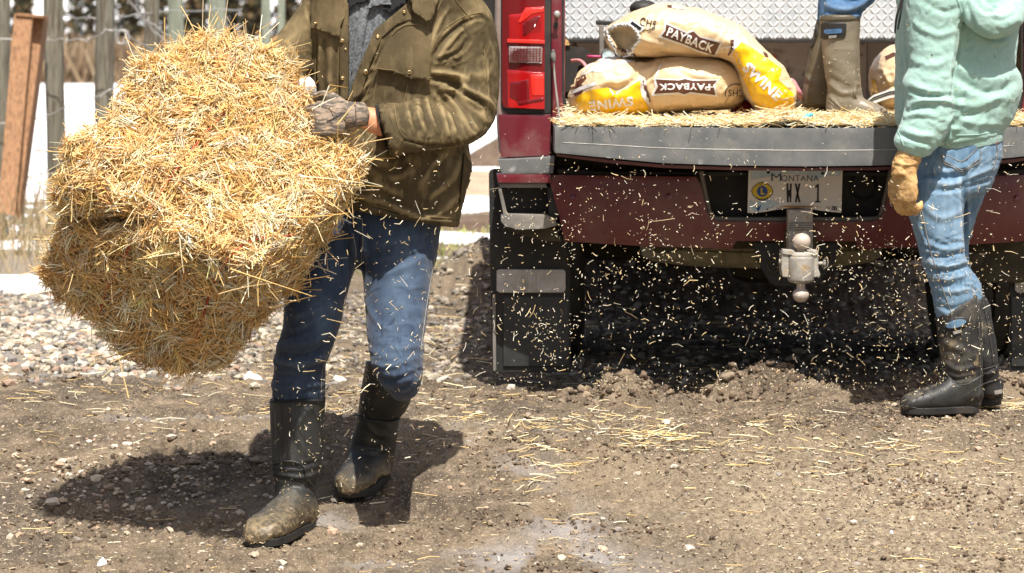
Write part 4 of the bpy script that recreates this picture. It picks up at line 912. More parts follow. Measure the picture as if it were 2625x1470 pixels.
pobj('block_cap', [(2006, 640), (2034, 642), (2042, 650), (2036, 656), (2006, 652)], 8.595, .05, M_hitch, hitch, bev=.002); pobj('block_cap', [(2068, 641), (2096, 642), (2096, 656), (2072, 654)], 8.595, .05, M_hitch, hitch, bev=.002)
lathe('lower_ball', HC - 2, 8.62, [(722, 13), (730, 11), (740, 11), (744, 15), (748, 20), (756, 21.5), (764, 19.5), (770, 15), (774, 10)], M_hitchball, hitch)
V, F = tube([tuple(P(2097, 676, 8.64)), tuple(P(2104, 676, 8.64)), tuple(P(2110, 676, 8.64)), tuple(P(2112, 676, 8.64)), tuple(P(2116, 676, 8.64))], [.006, .006, .007, .012, .012], 12, .2); fin('hitch_pin', V, F, M_hitch, hitch)
V, F = tube([tuple(P(2004, 672, 8.62)), tuple(P(1999, 672, 8.62)), tuple(P(1998, 672, 8.62))], [.008, .008, .012], 12, .2); fin('hitch_pin', V, F, M_hitch, hitch)
ptube('pin_clip', [(2112, 668, 8.63), (2120, 660, 8.62), (2122, 680, 8.62), (2112, 690, 8.63)], .0018, M_hitch, hitch, 6)
pobj('receiver_plate', [(1930, 621), (2150, 621), (2146, 650), (2143, 668), (2120, 700), (2098, 728), (2086, 735), (1990, 735), (1974, 726), (1954, 692), (1938, 664)], 8.86, .012, M_blackp, truck, bev=.003)
pobj('receiver_tube', [(2012, 590), (2094, 590), (2094, 668), (2012, 668)], 8.80, .5, M_under, truck, bev=.005)
ptube('chain_hole_ring', [(1983 + 15 * math.cos(t), 683 + 15 * math.sin(t), 8.855) for t in np.linspace(0, 2 * math.pi, 13)], .004, M_under); ptube('chain_hole_ring', [(2118 + 13 * math.cos(t), 660 + 13 * math.sin(t), 8.855) for t in np.linspace(0, 2 * math.pi, 13)], .004, M_under)
# mud flaps
V, F = prism([(1253, 446), (1257, 436), (1266, 433), (1440, 433), (1452, 620), (1462, 700), (1463, 955), (1262, 957), (1256, 700)], 9.06, .010)
for s in (0, 1):
    fl = fin('mud_flap', mir(V) if s else V, F, M_blackp, truck, smooth=False, bev=.003, recalc=True)
    V2, F2 = prism([(1273, 695), (1280, 691), (1444, 691), (1450, 697), (1450, 745), (1444, 751), (1280, 751), (1273, 746)], 9.045, .006); V2 = arr(V2); fin('steel_plate', mir(V2) if s else V2, F2, M_steel, fl, smooth=False, bev=.002, recalc=True)
    for k in (1340, 1352, 1366, 1376): V2, F2 = prism([(k, 694), (k + 5, 694), (k + 5, 748), (k, 748)], 9.041, .006); V2 = arr(V2); fin('plate_rib', mir(V2) if s else V2, F2, M_steel, fl, smooth=False, bev=.001, recalc=True)
    V2, F2 = prism([(1262, 756), (1270, 756), (1272, 950), (1264, 952)], 9.048, .008); V2 = arr(V2); fin('flap_edge', mir(V2) if s else V2, F2, M_trimgrey, fl, smooth=False, bev=.001, recalc=True)
    V2, F2 = prism([(1290, 762), (1458, 762), (1458, 940), (1290, 940)], 9.052, .006); V2 = arr(V2); fin('flap_rubber', mir(V2) if s else V2, F2, M_rub, fl, smooth=False, bev=.002, recalc=True)
# tyres
def tyre(name, cx, cy, cz, R_, W_, axis_, m, par, blocks=72):
    prof = [(-.5, .60), (-.52, .70), (-.53, .82), (-.50, .93), (-.44, .985), (-.30, 1.0), (-.28, .975), (-.24, .975), (-.22, 1.0), (-.04, 1.0), (-.02, .975), (.02, .975), (.04, 1.0), (.22, 1.0), (.24, .975), (.28, .975), (.30, 1.0), (.44, .985), (.50, .93), (.53, .82), (.52, .70), (.5, .60)]
    n = blocks * 2; V = []; F = []
    for i, (a_, r) in enumerate(prof):
        for j in range(n):
            t = 2 * math.pi * (j + (.9 if a_ > 0 else 0) * (r > .96)) / n; rr = R_ * (r - (.022 if (j % 4 == 0 and r > .93) else 0)); q = (rr * math.cos(t), rr * math.sin(t), a_ * W_)
            V.append((cx + q[2], cy + q[0], cz + q[1]) if axis_ == 'x' else (cx + q[0], cy + q[1], cz + q[2]))
    k = len(prof)
    for i in range(k):
        for j in range(n): a_ = i * n + j; b_ = i * n + (j + 1) % n; c_ = ((i + 1) % k) * n; F.append((a_, b_, c_ + (j + 1) % n, c_ + j))
    return fin(name, V, F, m, par, smooth=False, recalc=True)
M_sparetyre = mat('muddy_lightened_spare_tyre', (.30, .26, .16), (.40, .35, .22), scale=14, rough=.9, bump=.4, bscale=60)  # mud colour lightened to stand in for fill light under the truck
sp = tyre('spare_tyre', .915 - .03, 9.72, .515, .43, .25, 'z', M_sparetyre, truck, 90)
V, F = rings([(.885, 9.72, z) for z in (.42, .44, .6, .62)], [(r, 0, 0) for r in (.12, .26, .26, .2)], [(0, r, 0) for r in (.12, .26, .26, .2)], 32, 2, .1); fin('spare_rim', V, F, M_under, sp)
for sx_ in (-1, 1):
    for wy in (10.15, 13.85):
        wx = CX + sx_ * .80; wh = tyre('wheel', wx, wy, .40, .405, .27, 'x', M_tyre, truck, 44)
        V, F = rings([(wx + q * sx_, wy, .40) for q in (-.12, .0, .02, .12, .13)], [(0, r, 0) for r in (.24, .24, .2, .24, .05)], [(0, 0, r) for r in (.24, .24, .2, .24, .05)], 28, 2, .1); fin('rim', V, F, M_steel, wh)
# underside
bobj('frame_rail', (CX - .46, CX - .38, 9.0, 14.3, .46, .60), M_under, truck); bobj('frame_rail', (CX + .38, CX + .46, 9.0, 14.3, .46, .60), M_under, truck)
bobj('cross_member', (CX - .38, CX + .38, 9.05, 9.13, .47, .58), M_under, truck); bobj('axle_tube', (CX - .66, CX + .66, 10.1, 10.2, .36, .45), M_under, truck, .03); bobj('differential', (CX - .13, CX + .15, 10.0, 10.32, .28, .52), M_under, truck, .07)
bobj('heat_shield', (CX + .48, CX + .86, 9.0, 9.35, .36, .56), M_under, truck, .02); bobj('bed_floor_pan', (CX - .86, CX + .86, 9.0, 11.2, .62, .80), M_under, truck, .01)
ptube('exhaust_pipe', [(2500, 655, 8.95), (2510, 655, 9.2), (2505, 650, 9.9)], .04, M_under, n=14)
for z in (-.2, .15, .35): bobj('shock_absorber', (CX + z - .02, CX + z + .02, 9.9, 9.94, .35, .6), M_under, truck, .01)
# bed
bobj('bed_floor', (CX - .78, CX + .78, 8.99, 11.2, .82, .865), M_bedwall, truck, .002); bobj('bed_front_wall', (CX - .80, CX + .80, 11.14, 11.18, .866, 1.52), M_bedwall, truck, .004)
for s in (-1, 1): bobj('bed_inner_wall', tuple(sorted((CX + s * .745, CX + s * .78))) + (9.08, 11.13, .866, 1.50), M_paint, truck, .004)
for s in (-1, 1): bobj('wheel_well', tuple(sorted((CX + s * .743, CX + s * .55))) + (9.75, 10.6, .866, 1.08), M_blackp, truck, .04)
V, F = box(CX + .125, CX + .155, 11.125, 11.138, .95, 1.13); fin('rust_stain', V, F, M_stain, truck, smooth=False, bev=.002, recalc=True)
for k in range(9): bobj('wall_rib', (CX - .66 + k * .165, CX - .63 + k * .165, 11.125, 11.139, .9, 1.45), M_bedwall, truck, .003) if k != 5 else None
# toolbox with raised treads
tbx = bobj('toolbox', (CX - .87, CX + .87, 10.60, 11.05, 1.186, 1.62), M_tread, truck, .006)
tr = []
u = np.array([(-1, 0), (-.6, .75), (0, 1), (.6, .75), (1, 0), (.6, -.75), (0, -1), (-.6, -.75)])
for i in range(70):
    for j in range(17):
        x = CX - .858 + i * .0247; z = 1.196 + j * .0247; a_ = math.radians(50 if (i + j) % 2 else -50); ca, sa = math.cos(a_), math.sin(a_); q = u * (.0155, .0042)
        base = [(x + p_[0] * ca - p_[1] * sa, 10.5995, z + p_[0] * sa + p_[1] * ca) for p_ in q]; top = [(x + p_[0] * .72 * ca - p_[1] * .5 * sa, 10.5962, z + p_[0] * .72 * sa + p_[1] * .5 * ca) for p_ in q]
        tr.append((base + top, [(k, (k + 1) % 8, 8 + (k + 1) % 8, 8 + k) for k in range(8)] + [tuple(range(8, 16))]))
V, F = join(tr); tag(fin('raised_tread', V, F, M_treadhi, tbx, smooth=False, recalc=True), kind='stuff')
bobj('toolbox_shadow_strip', (CX - .872, CX + .872, 10.595, 10.66, 1.172, 1.1855), M_blackp, tbx, .002)  # black strip standing in for the shadow below the toolbox
# cab and front, beyond the top of the frame
def side_prism(name, pts, x0, x1, m, par, bev=.03):
    a_ = [(x0, y, z) for y, z in pts]; b_ = [(x1, y, z) for y, z in pts]; n = len(pts)
    return fin(name, a_ + b_, [tuple(range(n)), tuple(range(2 * n - 1, n - 1, -1))] + [(i, (i + 1) % n, n + (i + 1) % n, n + i) for i in range(n)], m, par, smooth=False, bev=bev, recalc=True)
cabo = side_prism('cab', [(11.34, .50), (14.75, .50), (14.8, 1.15), (13.75, 1.32), (13.1, 1.92), (11.6, 1.96), (11.34, 1.35)], CX - .93, CX + .93, M_paint, truck, .05)
pobj('rear_window', [(1312.5 + (CX - .65) * 612, 190 - .45 * 612), (1312.5 + (CX + .65) * 612, 190 - .45 * 612), (1312.5 + (CX + .60) * 620, 190 - .80 * 612), (1312.5 + (CX - .60) * 620, 190 - .80 * 612)], 11.40, .03, M_glass, cabo)
for s in (-1, 1):
    mr = bobj('door_mirror', tuple(sorted((CX + s * .98, CX + s * 1.17))) + (13.0, 13.1, 1.28, 1.55), M_blackp, truck, .03)
bobj('front_valance', (CX - .9, CX + .9, 14.6, 14.8, .30, .52), M_blackp, truck, .03)
# ------------------------------------------------------------------ straw and cargo in the bed
def bed_straw(n, x0, x1, y0, y1, z0, zf, lr=(.03, .12), name='bed_straw', rr=(.0011, .0023)):
    x = rs.uniform(x0, x1, n); y = rs.uniform(y0, y1, n); th = rs.normal(0, .6, n) + (rs.rand(n) < .2) * 1.5; D = np.stack([np.cos(th), np.sin(th), rs.normal(0, .24, n)], -1)
    z = z0 + rs.uniform(0, 1, n) * zf(x, y); return straw_geo(np.stack([x, y, z], -1), D, rs.uniform(*lr, n), rs.uniform(*rr, n), rs.normal(0, .08, n), straw_cols(n, [(.86, .66, .36), (.93, .79, .52), (.80, .56, .24), (.94, .86, .66)]), flat=.6)
zf = lambda x, y: .010 + .017 * sst(8.53, 8.72, y) * (1 + .9 * vn(np.stack([x * 7, y * 5, 0 * x], -1), 4)) + .03 * np.exp(-((x - .86) / .06) ** 2) + .05 * np.exp(-((x - .20) / .07) ** 2) * sst(8.75, 8.95, y)
sets = [bed_straw(9000, .17, 1.68, 8.53, 9.25, .888, zf), bed_straw(1500, .17, 1.68, 9.2, 10.2, .87, lambda x, y: .06 + 0 * x)]
o = 0; Fs = []
for s in sets: Fs.append(s[1] + o); o += len(s[0])
tag(fin('bed_straw', np.vstack([s[0] for s in sets]), np.vstack(Fs), M_straw, cols=np.vstack([s[2] for s in sets])), kind='stuff')
X, Y = np.meshgrid(np.linspace(.165, 1.685, 120), np.linspace(8.545, 10.4, 70)); x = X.ravel(); y = Y.ravel()
z = .889 + .55 * zf(x, y) - .004 + .004 * fbm(np.stack([x, y, 0 * x], -1) * 20, 2, 5); a_ = (np.arange(69)[:, None] * 120 + np.arange(119)[None]).ravel()
tag(fin('chaff_bedding', np.c_[x, y, z], np.c_[a_, a_ + 1, a_ + 121, a_ + 120], M_straw_core), kind='stuff')

def bag(label, R, stk, Yc, mouth=None, group='feed bags in the truck bed'):
    V, F = ribs(R, 60, 10, 2.6, .35); V, F = remesh([(V, F)], .005, 2); q_ = topx(V); stk = list(stk) + creases(46, q_[:, 0].min(), q_[:, 0].max(), q_[:, 1].min(), q_[:, 1].max(), 20, 60, (14, 60), (1.2, 3.2), (2.2, 4.5), int(Yc * 77))
    root = thing('feed_bag', tuple(V[V[:, 2].argmin()]), label, 'feed bag', group)
    def extra(v, n_):
        p_ = v * np.array([9, 9, 22]); r_ = 1 - np.abs(fbm(p_, 3, int(Yc * 100))) * 2.4
        return .006 * fbm(v * 10, 3, 5) + .0075 * np.clip(r_, -1, 1) * sst(-.3, .3, fbm(v * 6, 2, 9)) + .0016 * fbm(v * 60, 2, 3)
    V, h = folds(V, F, stk, extra)
    if mouth is not None:
        q = topx(V); ins = inpoly(q, mouth) & (normals(V, F)[:, 1] < .3); d_, _ = pdist(q, list(mouth) + [mouth[0]]); V[ins, 1] += .06 * sst(0, 14, d_[ins])
    fin('sack', V, F, M_kraft, root); return root, V, bvh_of(V, F)
# lower bag, printed side upside down
R = [(1466, 222, 1468, 272, 8.96, .06), (1488, 188, 1488, 292, 8.96, .15), (1530, 162, 1534, 300, 8.95, .19), (1590, 149, 1600, 301, 8.95, .20), (1640, 149, 1640, 298, 8.96, .185), (1668, 146, 1672, 294, 8.96, .19), (1720, 142, 1722, 288, 8.95, .205),
     (1790, 144, 1790, 282, 8.95, .205), (1850, 149, 1850, 281, 8.95, .19), (1893, 168, 1890, 274, 8.96, .15), (1914, 205, 1910, 252, 8.98, .07)]
stk = [([(1692, 168), (1678, 186), (1660, 198), (1652, 225), (1662, 262), (1668, 288)], -9, 7), ([(1645, 195), (1600, 222), (1580, 232), (1560, 222)], -7, 7), ([(1560, 225), (1585, 262)], 4, 4), ([(1700, 160), (1680, 190), (1675, 210)], 5, 5), ([(1745, 176), (1790, 194), (1830, 200)], 4, 6),
       ([(1505, 240), (1515, 265), (1530, 282)], -4, 6), ([(1690, 270), (1740, 262), (1800, 272), (1860, 262)], 4, 7), ([(1895, 180), (1905, 200), (1880, 225)], 4, 4), ([(1880, 240), (1860, 268)], -4, 5), ([(1720, 215), (1720, 280)], -2, 5), ([(1770, 250), (1765, 280)], -3, 4), ([(1835, 245), (1850, 275)], -3, 4)]
b1, V, bv = bag('tan and yellow feed bag lying lowest on the straw with its print upside down', R, stk, 8.95)
K = dict(bvh=bv, parent=b1, cell=7)
poly_decal('yellow_panel', [(1467, 276), (1476, 252), (1496, 238), (1524, 229), (1556, 225), (1572, 232), (1584, 238), (1610, 225), (1640, 207), (1643, 230), (1655, 262), (1664, 282), (1658, 299), (1590, 303), (1490, 296)], m=M_bagyel, off=.0015, **K)
poly_decal('white_panel', [(1489, 192), (1506, 168), (1540, 152), (1580, 147), (1655, 146), (1620, 158), (1580, 168), (1562, 180), (1542, 186), (1518, 184), (1496, 193)], m=M_bagwhite, off=.0015, **K)
poly_decal('brown_print', [(1459, 218), (1480, 200), (1500, 192), (1504, 202), (1480, 226), (1464, 228)], m=M_bagbrown, off=.0015, **K)
poly_decal('white_strip', [(1460, 238), (1490, 222), (1528, 210), (1531, 217), (1495, 230), (1464, 243)], m=M_bagwhite, off=.0018, **K)
poly_decal('brown_print', [(1472, 240), (1494, 231), (1492, 240), (1474, 248)], m=M_bagbrown, off=.0015, **K)
poly_decal('white_panel', [(1652, 196), (1657, 214), (1656, 236), (1668, 262), (1662, 270), (1646, 250), (1640, 226), (1645, 204)], m=M_bagwhite, off=.0018, **K)
poly_decal('brown_print', [(1651, 203), (1663, 238), (1668, 262), (1664, 262), (1650, 228), (1646, 210)], m=M_bagbrown, off=.0021, **K)
text_decal('print_word', 'SWINE', 1567, 266, 112, 24, 173, m=M_white, bold=.035, off=.0028, bvh=bv, parent=b1, cell=6)
poly_decal('banner_border', [(1674, 200), (1740, 203), (1756, 199), (1776, 204), (1845, 203), (1834, 217), (1840, 249), (1770, 241), (1754, 246), (1738, 242), (1668, 247), (1680, 222)], m=M_bagwhite, off=.0015, **K)
poly_decal('banner', [(1681, 204), (1740, 207), (1756, 203), (1776, 208), (1838, 207), (1828, 218), (1834, 244), (1770, 236), (1754, 242), (1738, 237), (1676, 241), (1687, 222)], m=M_bagbrown, off=.0022, **K)
text_decal('print_word', 'PAYBACK', 1755, 222, 131, 17, 180, m=M_white, bold=.03, off=.003, arc=-2, bvh=bv, parent=b1, cell=6)
text_decal('print_word', 'CHS', 1887, 239, 40, 17, 182, m=M_black, bold=0, off=.0022, bvh=bv, parent=b1, cell=6)
def arc_decal(cx, cy, rx, ry, a0, a1, wd, m, K_):
    t = np.radians(np.linspace(a0, a1, 14)); o_ = np.c_[cx + rx * np.cos(t), cy + ry * np.sin(t)]; i_ = np.c_[cx + (rx - wd) * np.cos(t), cy + (ry - wd) * np.sin(t)]
    poly_decal('print_arc', np.vstack([o_, i_[::-1]]), m=m, off=.0024, **K_)
arc_decal(1886, 240, 28, 25, 160, 290, 2, M_black, K)
poly_decal('paper_tag', [(1913, 213), (1923, 220), (1912, 240), (1902, 246), (1898, 232)], m=M_bagwhite, off=.004, **K); poly_decal('white_streak', [(1676, 208), (1690, 170), (1700, 158), (1694, 172), (1681, 207)], m=M_bagwhite, off=.002, **K)
# upper bag, torn open at its left end
R = [(1553, 76, 1590, 146, 8.90, .07), (1568, 62, 1602, 146, 8.90, .12), (1604, 42, 1630, 146, 8.90, .16), (1640, 24, 1665, 145, 8.90, .18), (1700, 13, 1705, 144, 8.90, .185), (1765, 22, 1758, 143, 8.90, .185), (1820, 38, 1802, 145, 8.89, .185), (1870, 57, 1838, 148, 8.88, .175),
     (1914, 84, 1868, 160, 8.87, .165), (1954, 120, 1886, 188, 8.85, .16), (1990, 155, 1900, 226, 8.84, .155), (2020, 192, 1922, 262, 8.83, .15), (2040, 228, 1956, 292, 8.82, .13), (2040, 258, 1992, 306, 8.82, .08)]
mouth = [(1557, 80), (1575, 68), (1600, 64), (1620, 68), (1634, 82), (1640, 104), (1628, 118), (1616, 138), (1590, 142), (1573, 116), (1562, 98)]
stk = [([(1700, 66), (1660, 62), (1640, 50)], -4, 6), ([(1640, 100), (1700, 118), (1780, 142)], 5, 7), ([(1730, 20), (1700, 40), (1690, 60)], -3, 5), ([(1670, 30), (1650, 60), (1640, 90)], 5, 6), ([(1625, 118), (1660, 130), (1720, 142)], -5, 6), ([(1858, 100), (1862, 140)], -4, 5),
       ([(1800, 66), (1850, 96), (1885, 130)], 4, 8), ([(1866, 110), (1886, 150), (1900, 190)], -5, 6), ([(1950, 130), (1980, 170), (2010, 210)], 4, 8), ([(1990, 215), (2030, 235)], -6, 4), ([(2005, 250), (2032, 240)], -5, 4), ([(2022, 232), (2026, 285)], -6, 4), ([(1940, 240), (1980, 280)], 3, 6), ([(1900, 170), (1920, 150)], -3, 5)]
b2, V, bv = bag('topmost tan feed bag with a torn open end, draped over the lower bag', R, stk, 8.90, mouth)
K = dict(bvh=bv, parent=b2, cell=7)
poly_decal('bag_lining', mouth, m=M_bagin, off=.002, **K)
rim = mouth + [mouth[0]]; tt = catmull(rim, 6)
seam('torn_rim', [(x + 2 * math.sin(i * 2.1), y + 2 * math.cos(i * 2.7)) for i, (x, y) in enumerate(tt)], bv, M_bagwhite, b2, .0035, .003)
poly_decal('white_panel', [(1556, 76), (1572, 64), (1600, 58), (1616, 60), (1624, 66), (1600, 66), (1576, 70), (1560, 82)], m=M_bagwhite, off=.003, **K)
poly_decal('paper_tag', [(1618, 50), (1654, 72), (1640, 84), (1608, 62)], m=M_bagwhite, off=.003, **K); poly_decal('tag_print', [(1622, 56), (1646, 72), (1640, 78), (1616, 62)], m=M_black, off=.0045, **K)
poly_decal('brown_print', [(1580, 122), (1616, 128), (1632, 144), (1592, 144)], m=M_bagbrown, off=.002, **K); poly_decal('white_strip', [(1600, 126), (1610, 127), (1626, 144), (1614, 144)], m=M_bagwhite, off=.003, **K)
text_decal('print_word', 'CHS', 1661, 60, 42, 22, 14, m=M_black, bold=0, off=.003, bvh=bv, parent=b2, cell=6)
arc_decal(1656, 56, 26, 24, 20, 130, 2, M_black, K)
poly_decal('white_strip', [(1722, 14), (1750, 20), (1760, 26), (1724, 22)], m=M_bagwhite, off=.003, **K); poly_decal('brown_print', [(1710, 14), (1722, 14), (1722, 21), (1712, 20)], m=M_bagbrown, off=.003, **K)
poly_decal('banner_border', [(1704, 56), (1762, 82), (1776, 76), (1792, 92), (1852, 108), (1846, 124), (1836, 146), (1790, 134), (1758, 120), (1688, 96), (1700, 78)], m=M_bagwhite, off=.0015, **K)
poly_decal('banner', [(1708, 63), (1762, 87), (1778, 81), (1794, 96), (1846, 111), (1840, 124), (1831, 141), (1790, 129), (1758, 115), (1695, 93), (1706, 79)], m=M_bagbrown, off=.0024, **K)
text_decal('print_word', 'PAYBACK', 1770, 103, 126, 23, 21, m=M_white, bold=.03, off=.0036, bvh=bv, parent=b2, cell=6)
poly_decal('yellow_panel', [(1880, 140), (1886, 122), (1900, 108), (1926, 122), (1962, 146), (2004, 178), (1996, 206), (2010, 218), (2034, 240), (2036, 262), (2024, 292), (1990, 305), (1960, 290), (1930, 258), (1916, 225), (1896, 180)], m=M_bagyel, off=.0015, **K)
poly_decal('white_panel', [(1884, 100), (1900, 102), (1898, 112), (1884, 126), (1878, 134), (1872, 128)], m=M_bagwhite, off=.0022, **K); poly_decal('brown_print', [(1872, 102), (1882, 102), (1880, 128), (1868, 144), (1866, 140), (1874, 122)], m=M_bagbrown, off=.0024, **K)
poly_decal('white_strip', [(1846, 122), (1874, 118), (1874, 122), (1846, 125)], m=M_bagwhite, off=.0026, **K)
text_decal('print_word', 'SWINE', 1955, 209, 120, 28, 43, m=M_white, bold=.04, off=.003, bvh=bv, parent=b2, cell=6)
poly_decal('brown_print', [(1955, 132), (1966, 138), (1970, 148), (1962, 148)], m=M_bagbrown, off=.002, **K)
# bag at the right, partly behind the woman
R = [(2235, 208, 2240, 230, 9.3, .06), (2240, 170, 2250, 262, 9.3, .14), (2262, 136, 2268, 284, 9.3, .18), (2310, 114, 2312, 292, 9.3, .20), (2380, 106, 2382, 294, 9.3, .20), (2450, 112, 2450, 292, 9.3, .18), (2500, 140, 2500, 280, 9.3, .12)]
b3, V, bv = bag('tan feed bag with a yellow end standing in the bed behind the woman\'s elbow', R, [([(2252, 232), (2290, 220), (2330, 212)], -6, 6), ([(2260, 170), (2280, 215)], 5, 6)], 9.3)
K = dict(bvh=bv, parent=b3, cell=7)
poly_decal('yellow_panel', [(2235, 200), (2246, 210), (2258, 262), (2262, 290), (2250, 280), (2236, 240)], m=M_bagyel, off=.002, **K)
poly_decal('brown_print', [(2268, 146), (2300, 130), (2320, 128), (2300, 142), (2272, 154)], m=M_bagbrown, off=.002, **K)
poly_decal('white_panel', [(2290, 134), (2340, 124), (2340, 134), (2300, 140)], m=M_bagwhite, off=.003, **K)
st = thing('paper_strap', tuple(P(2260, 262, 9.12)), 'white paper strip with two black lines leaning on the rightmost feed bag', 'paper strip')
for nm, y0, y1, dy, m in (('strip', 0, 22, 0, M_bagwhite), ('black_line', 5, 8, -.002, M_black), ('black_line', 11, 13, -.002, M_black)):
    a_ = [(2216, 262), (2240, 244), (2280, 230), (2330, 222)]; pts = [(x, y + y0) for x, y in a_] + [(x, y + y1) for x, y in a_[::-1]]; pobj(nm, pts, 9.06 + dy, .003, m, st, bev=0)
# odds and ends
def solo(name, VF, m, label, cat, group=None, smooth=True): o = fin(name, VF[0], VF[1], m, smooth=smooth, recalc=True); return tag(o, label, cat, group)
jr = thing('fuel_can', tuple(P(1905, 300, 9.0)), 'red plastic can half hidden under the two stacked feed bags', 'can')
V, F = ribs([(1870, 262, 1872, 300, 9.02, .05), (1886, 256, 1886, 304, 9.0, .07), (1910, 252, 1912, 306, 9.0, .08), (1934, 258, 1936, 304, 9.02, .07)], 28, 5, 3, .3); fin('can_body', V, F, M_red, jr)
V, F = tube([tuple(P(*q)) for q in ((1884, 280, 8.93), (1900, 272, 8.91), (1918, 282, 8.92))], .006, 8, 1, 5); fin('can_handle', V, F, M_red, jr)
solo('scraper', ribs([(2056, 300, 2058, 306, 8.62, .01), (2070, 292, 2072, 303, 8.62, .015), (2082, 290, 2084, 297, 8.62, .008)], 12, 4), M_cyan, 'small cyan plastic handle in the straw in front of the rubber boot', 'tool')
gl = []
for k in range(4): gl.append(tube([tuple(P(2012 + k * 9, 214 + k * 8, 8.95)), tuple(P(2026 + k * 7, 206 + k * 9, 8.94)), tuple(P(2038 + k * 5, 214 + k * 10, 8.95)), tuple(P(2044 + k * 3, 232 + k * 7, 8.97))], [.007, .008, .007, .006], 10, 1, 4))
gl.append(tube([tuple(P(2010, 200, 8.98)), tuple(P(2030, 222, 9.0)), tuple(P(2050, 250, 9.02))], [.01, .016, .012], 12, 1, 4))
V, F = remesh(gl, .004, 2); solo('pink_glove', (V, F), M_pink, 'crumpled pink rubber glove between the yellow bag panel and the boot', 'glove')
tst = thing('tool_stand', tuple(P(1542, 200, 9.9)), 'black T shaped steel stand in front of the diamond plate toolbox', 'stand')
pobj('cross_bar', [(1528, 52), (1600, 56), (1600, 66), (1528, 64)], 9.9, .04, M_blackp, tst); pobj('upright', [(1536, 64), (1548, 64), (1548, 240), (1536, 240)], 9.9, .03, M_trimgrey, tst); pobj('foot', [(1520, 240), (1564, 240), (1564, 248), (1520, 248)], 9.86, .12, M_blackp, tst)
solo('rubber_mat', prism([(1446, 118), (1486, 121), (1510, 128), (1512, 134), (1498, 144), (1490, 160), (1482, 172), (1474, 236), (1446, 236)], 9.65, .3), M_blackp, 'black folded rubber mat against the left bed wall beside the lower bag', 'mat', smooth=False)
solo('canvas_scrap', prism([(1444, 96), (1456, 104), (1462, 116), (1446, 117)], 9.64, .05), M_straw_core, 'small tan scrap on top of the black rubber mat', 'scrap', smooth=False)
solo('hose', tube([tuple(P(*q)) for q in ((1466, 156, 9.5), (1486, 156, 9.45), (1500, 168, 9.4), (1508, 190, 9.4))], .006, 10, 1, 6), M_pink, 'short pink hose end curving out beside the lower feed bag', 'hose')
solo('pink_rod', tube([tuple(P(1508, 145, 9.62)), tuple(P(1545, 146, 9.62))], .005, 8), mat('magenta_plastic', (.35, .02, .12), rough=.4), 'thin magenta rod behind the black mat', 'rod')
rl = thing('tape_roll', tuple(P(1558, 152, 9.5)), 'small roll with a red label and pale blue side beside the T stand', 'roll')
V, F = tube([tuple(P(1560, 142, 9.42)), tuple(P(1556, 142, 9.5))], .022, 18, .1); fin('roll_core', V, F, M_plateblue, rl); V, F = tube([tuple(P(1558, 131, 9.46)), tuple(P(1568, 137, 9.45)), tuple(P(1573, 148, 9.45))], .007, 8); fin('roll_label', V, F, M_pink, rl)
solo('black_cap', ellip(tuple(P(1650, 22, 9.6)), (.05, .05, .03)), M_blackp, 'black rounded cap showing behind the top of the upper feed bag', 'cap')
# a second bale in the bed, at the right edge
X0, X1, Z0, Z1 = 1.665, 1.98, .90, 1.22
b4 = thing('bedded_bale', (1.6, 9.5, .9), 'dark straw bale standing in the truck bed at the right edge of the picture', 'straw bale')
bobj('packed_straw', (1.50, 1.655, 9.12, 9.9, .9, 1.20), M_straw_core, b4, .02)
n_ = 2600; Pq = np.stack([rs.uniform(1.5, 1.665, n_), 9.12 + rs.uniform(-.015, .01, n_), rs.uniform(.9, 1.2, n_)], -1); D_ = np.stack([rs.normal(0, 1, n_), rs.normal(0, .3, n_), rs.normal(0, .8, n_)], -1)
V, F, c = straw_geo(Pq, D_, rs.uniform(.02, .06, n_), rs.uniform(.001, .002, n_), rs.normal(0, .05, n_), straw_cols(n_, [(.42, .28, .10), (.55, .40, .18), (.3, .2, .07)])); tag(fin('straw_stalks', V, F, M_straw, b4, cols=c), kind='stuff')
solo('dark_tarp', ribs([(2560, 40, 2680, -40, 9.5, .1), (2570, 120, 2690, 60, 9.5, .15), (2600, 160, 2690, 130, 9.5, .1)], 20, 5), M_blackp, 'dark bundled tarpaulin in the bed beyond the woman\'s back', 'tarpaulin')
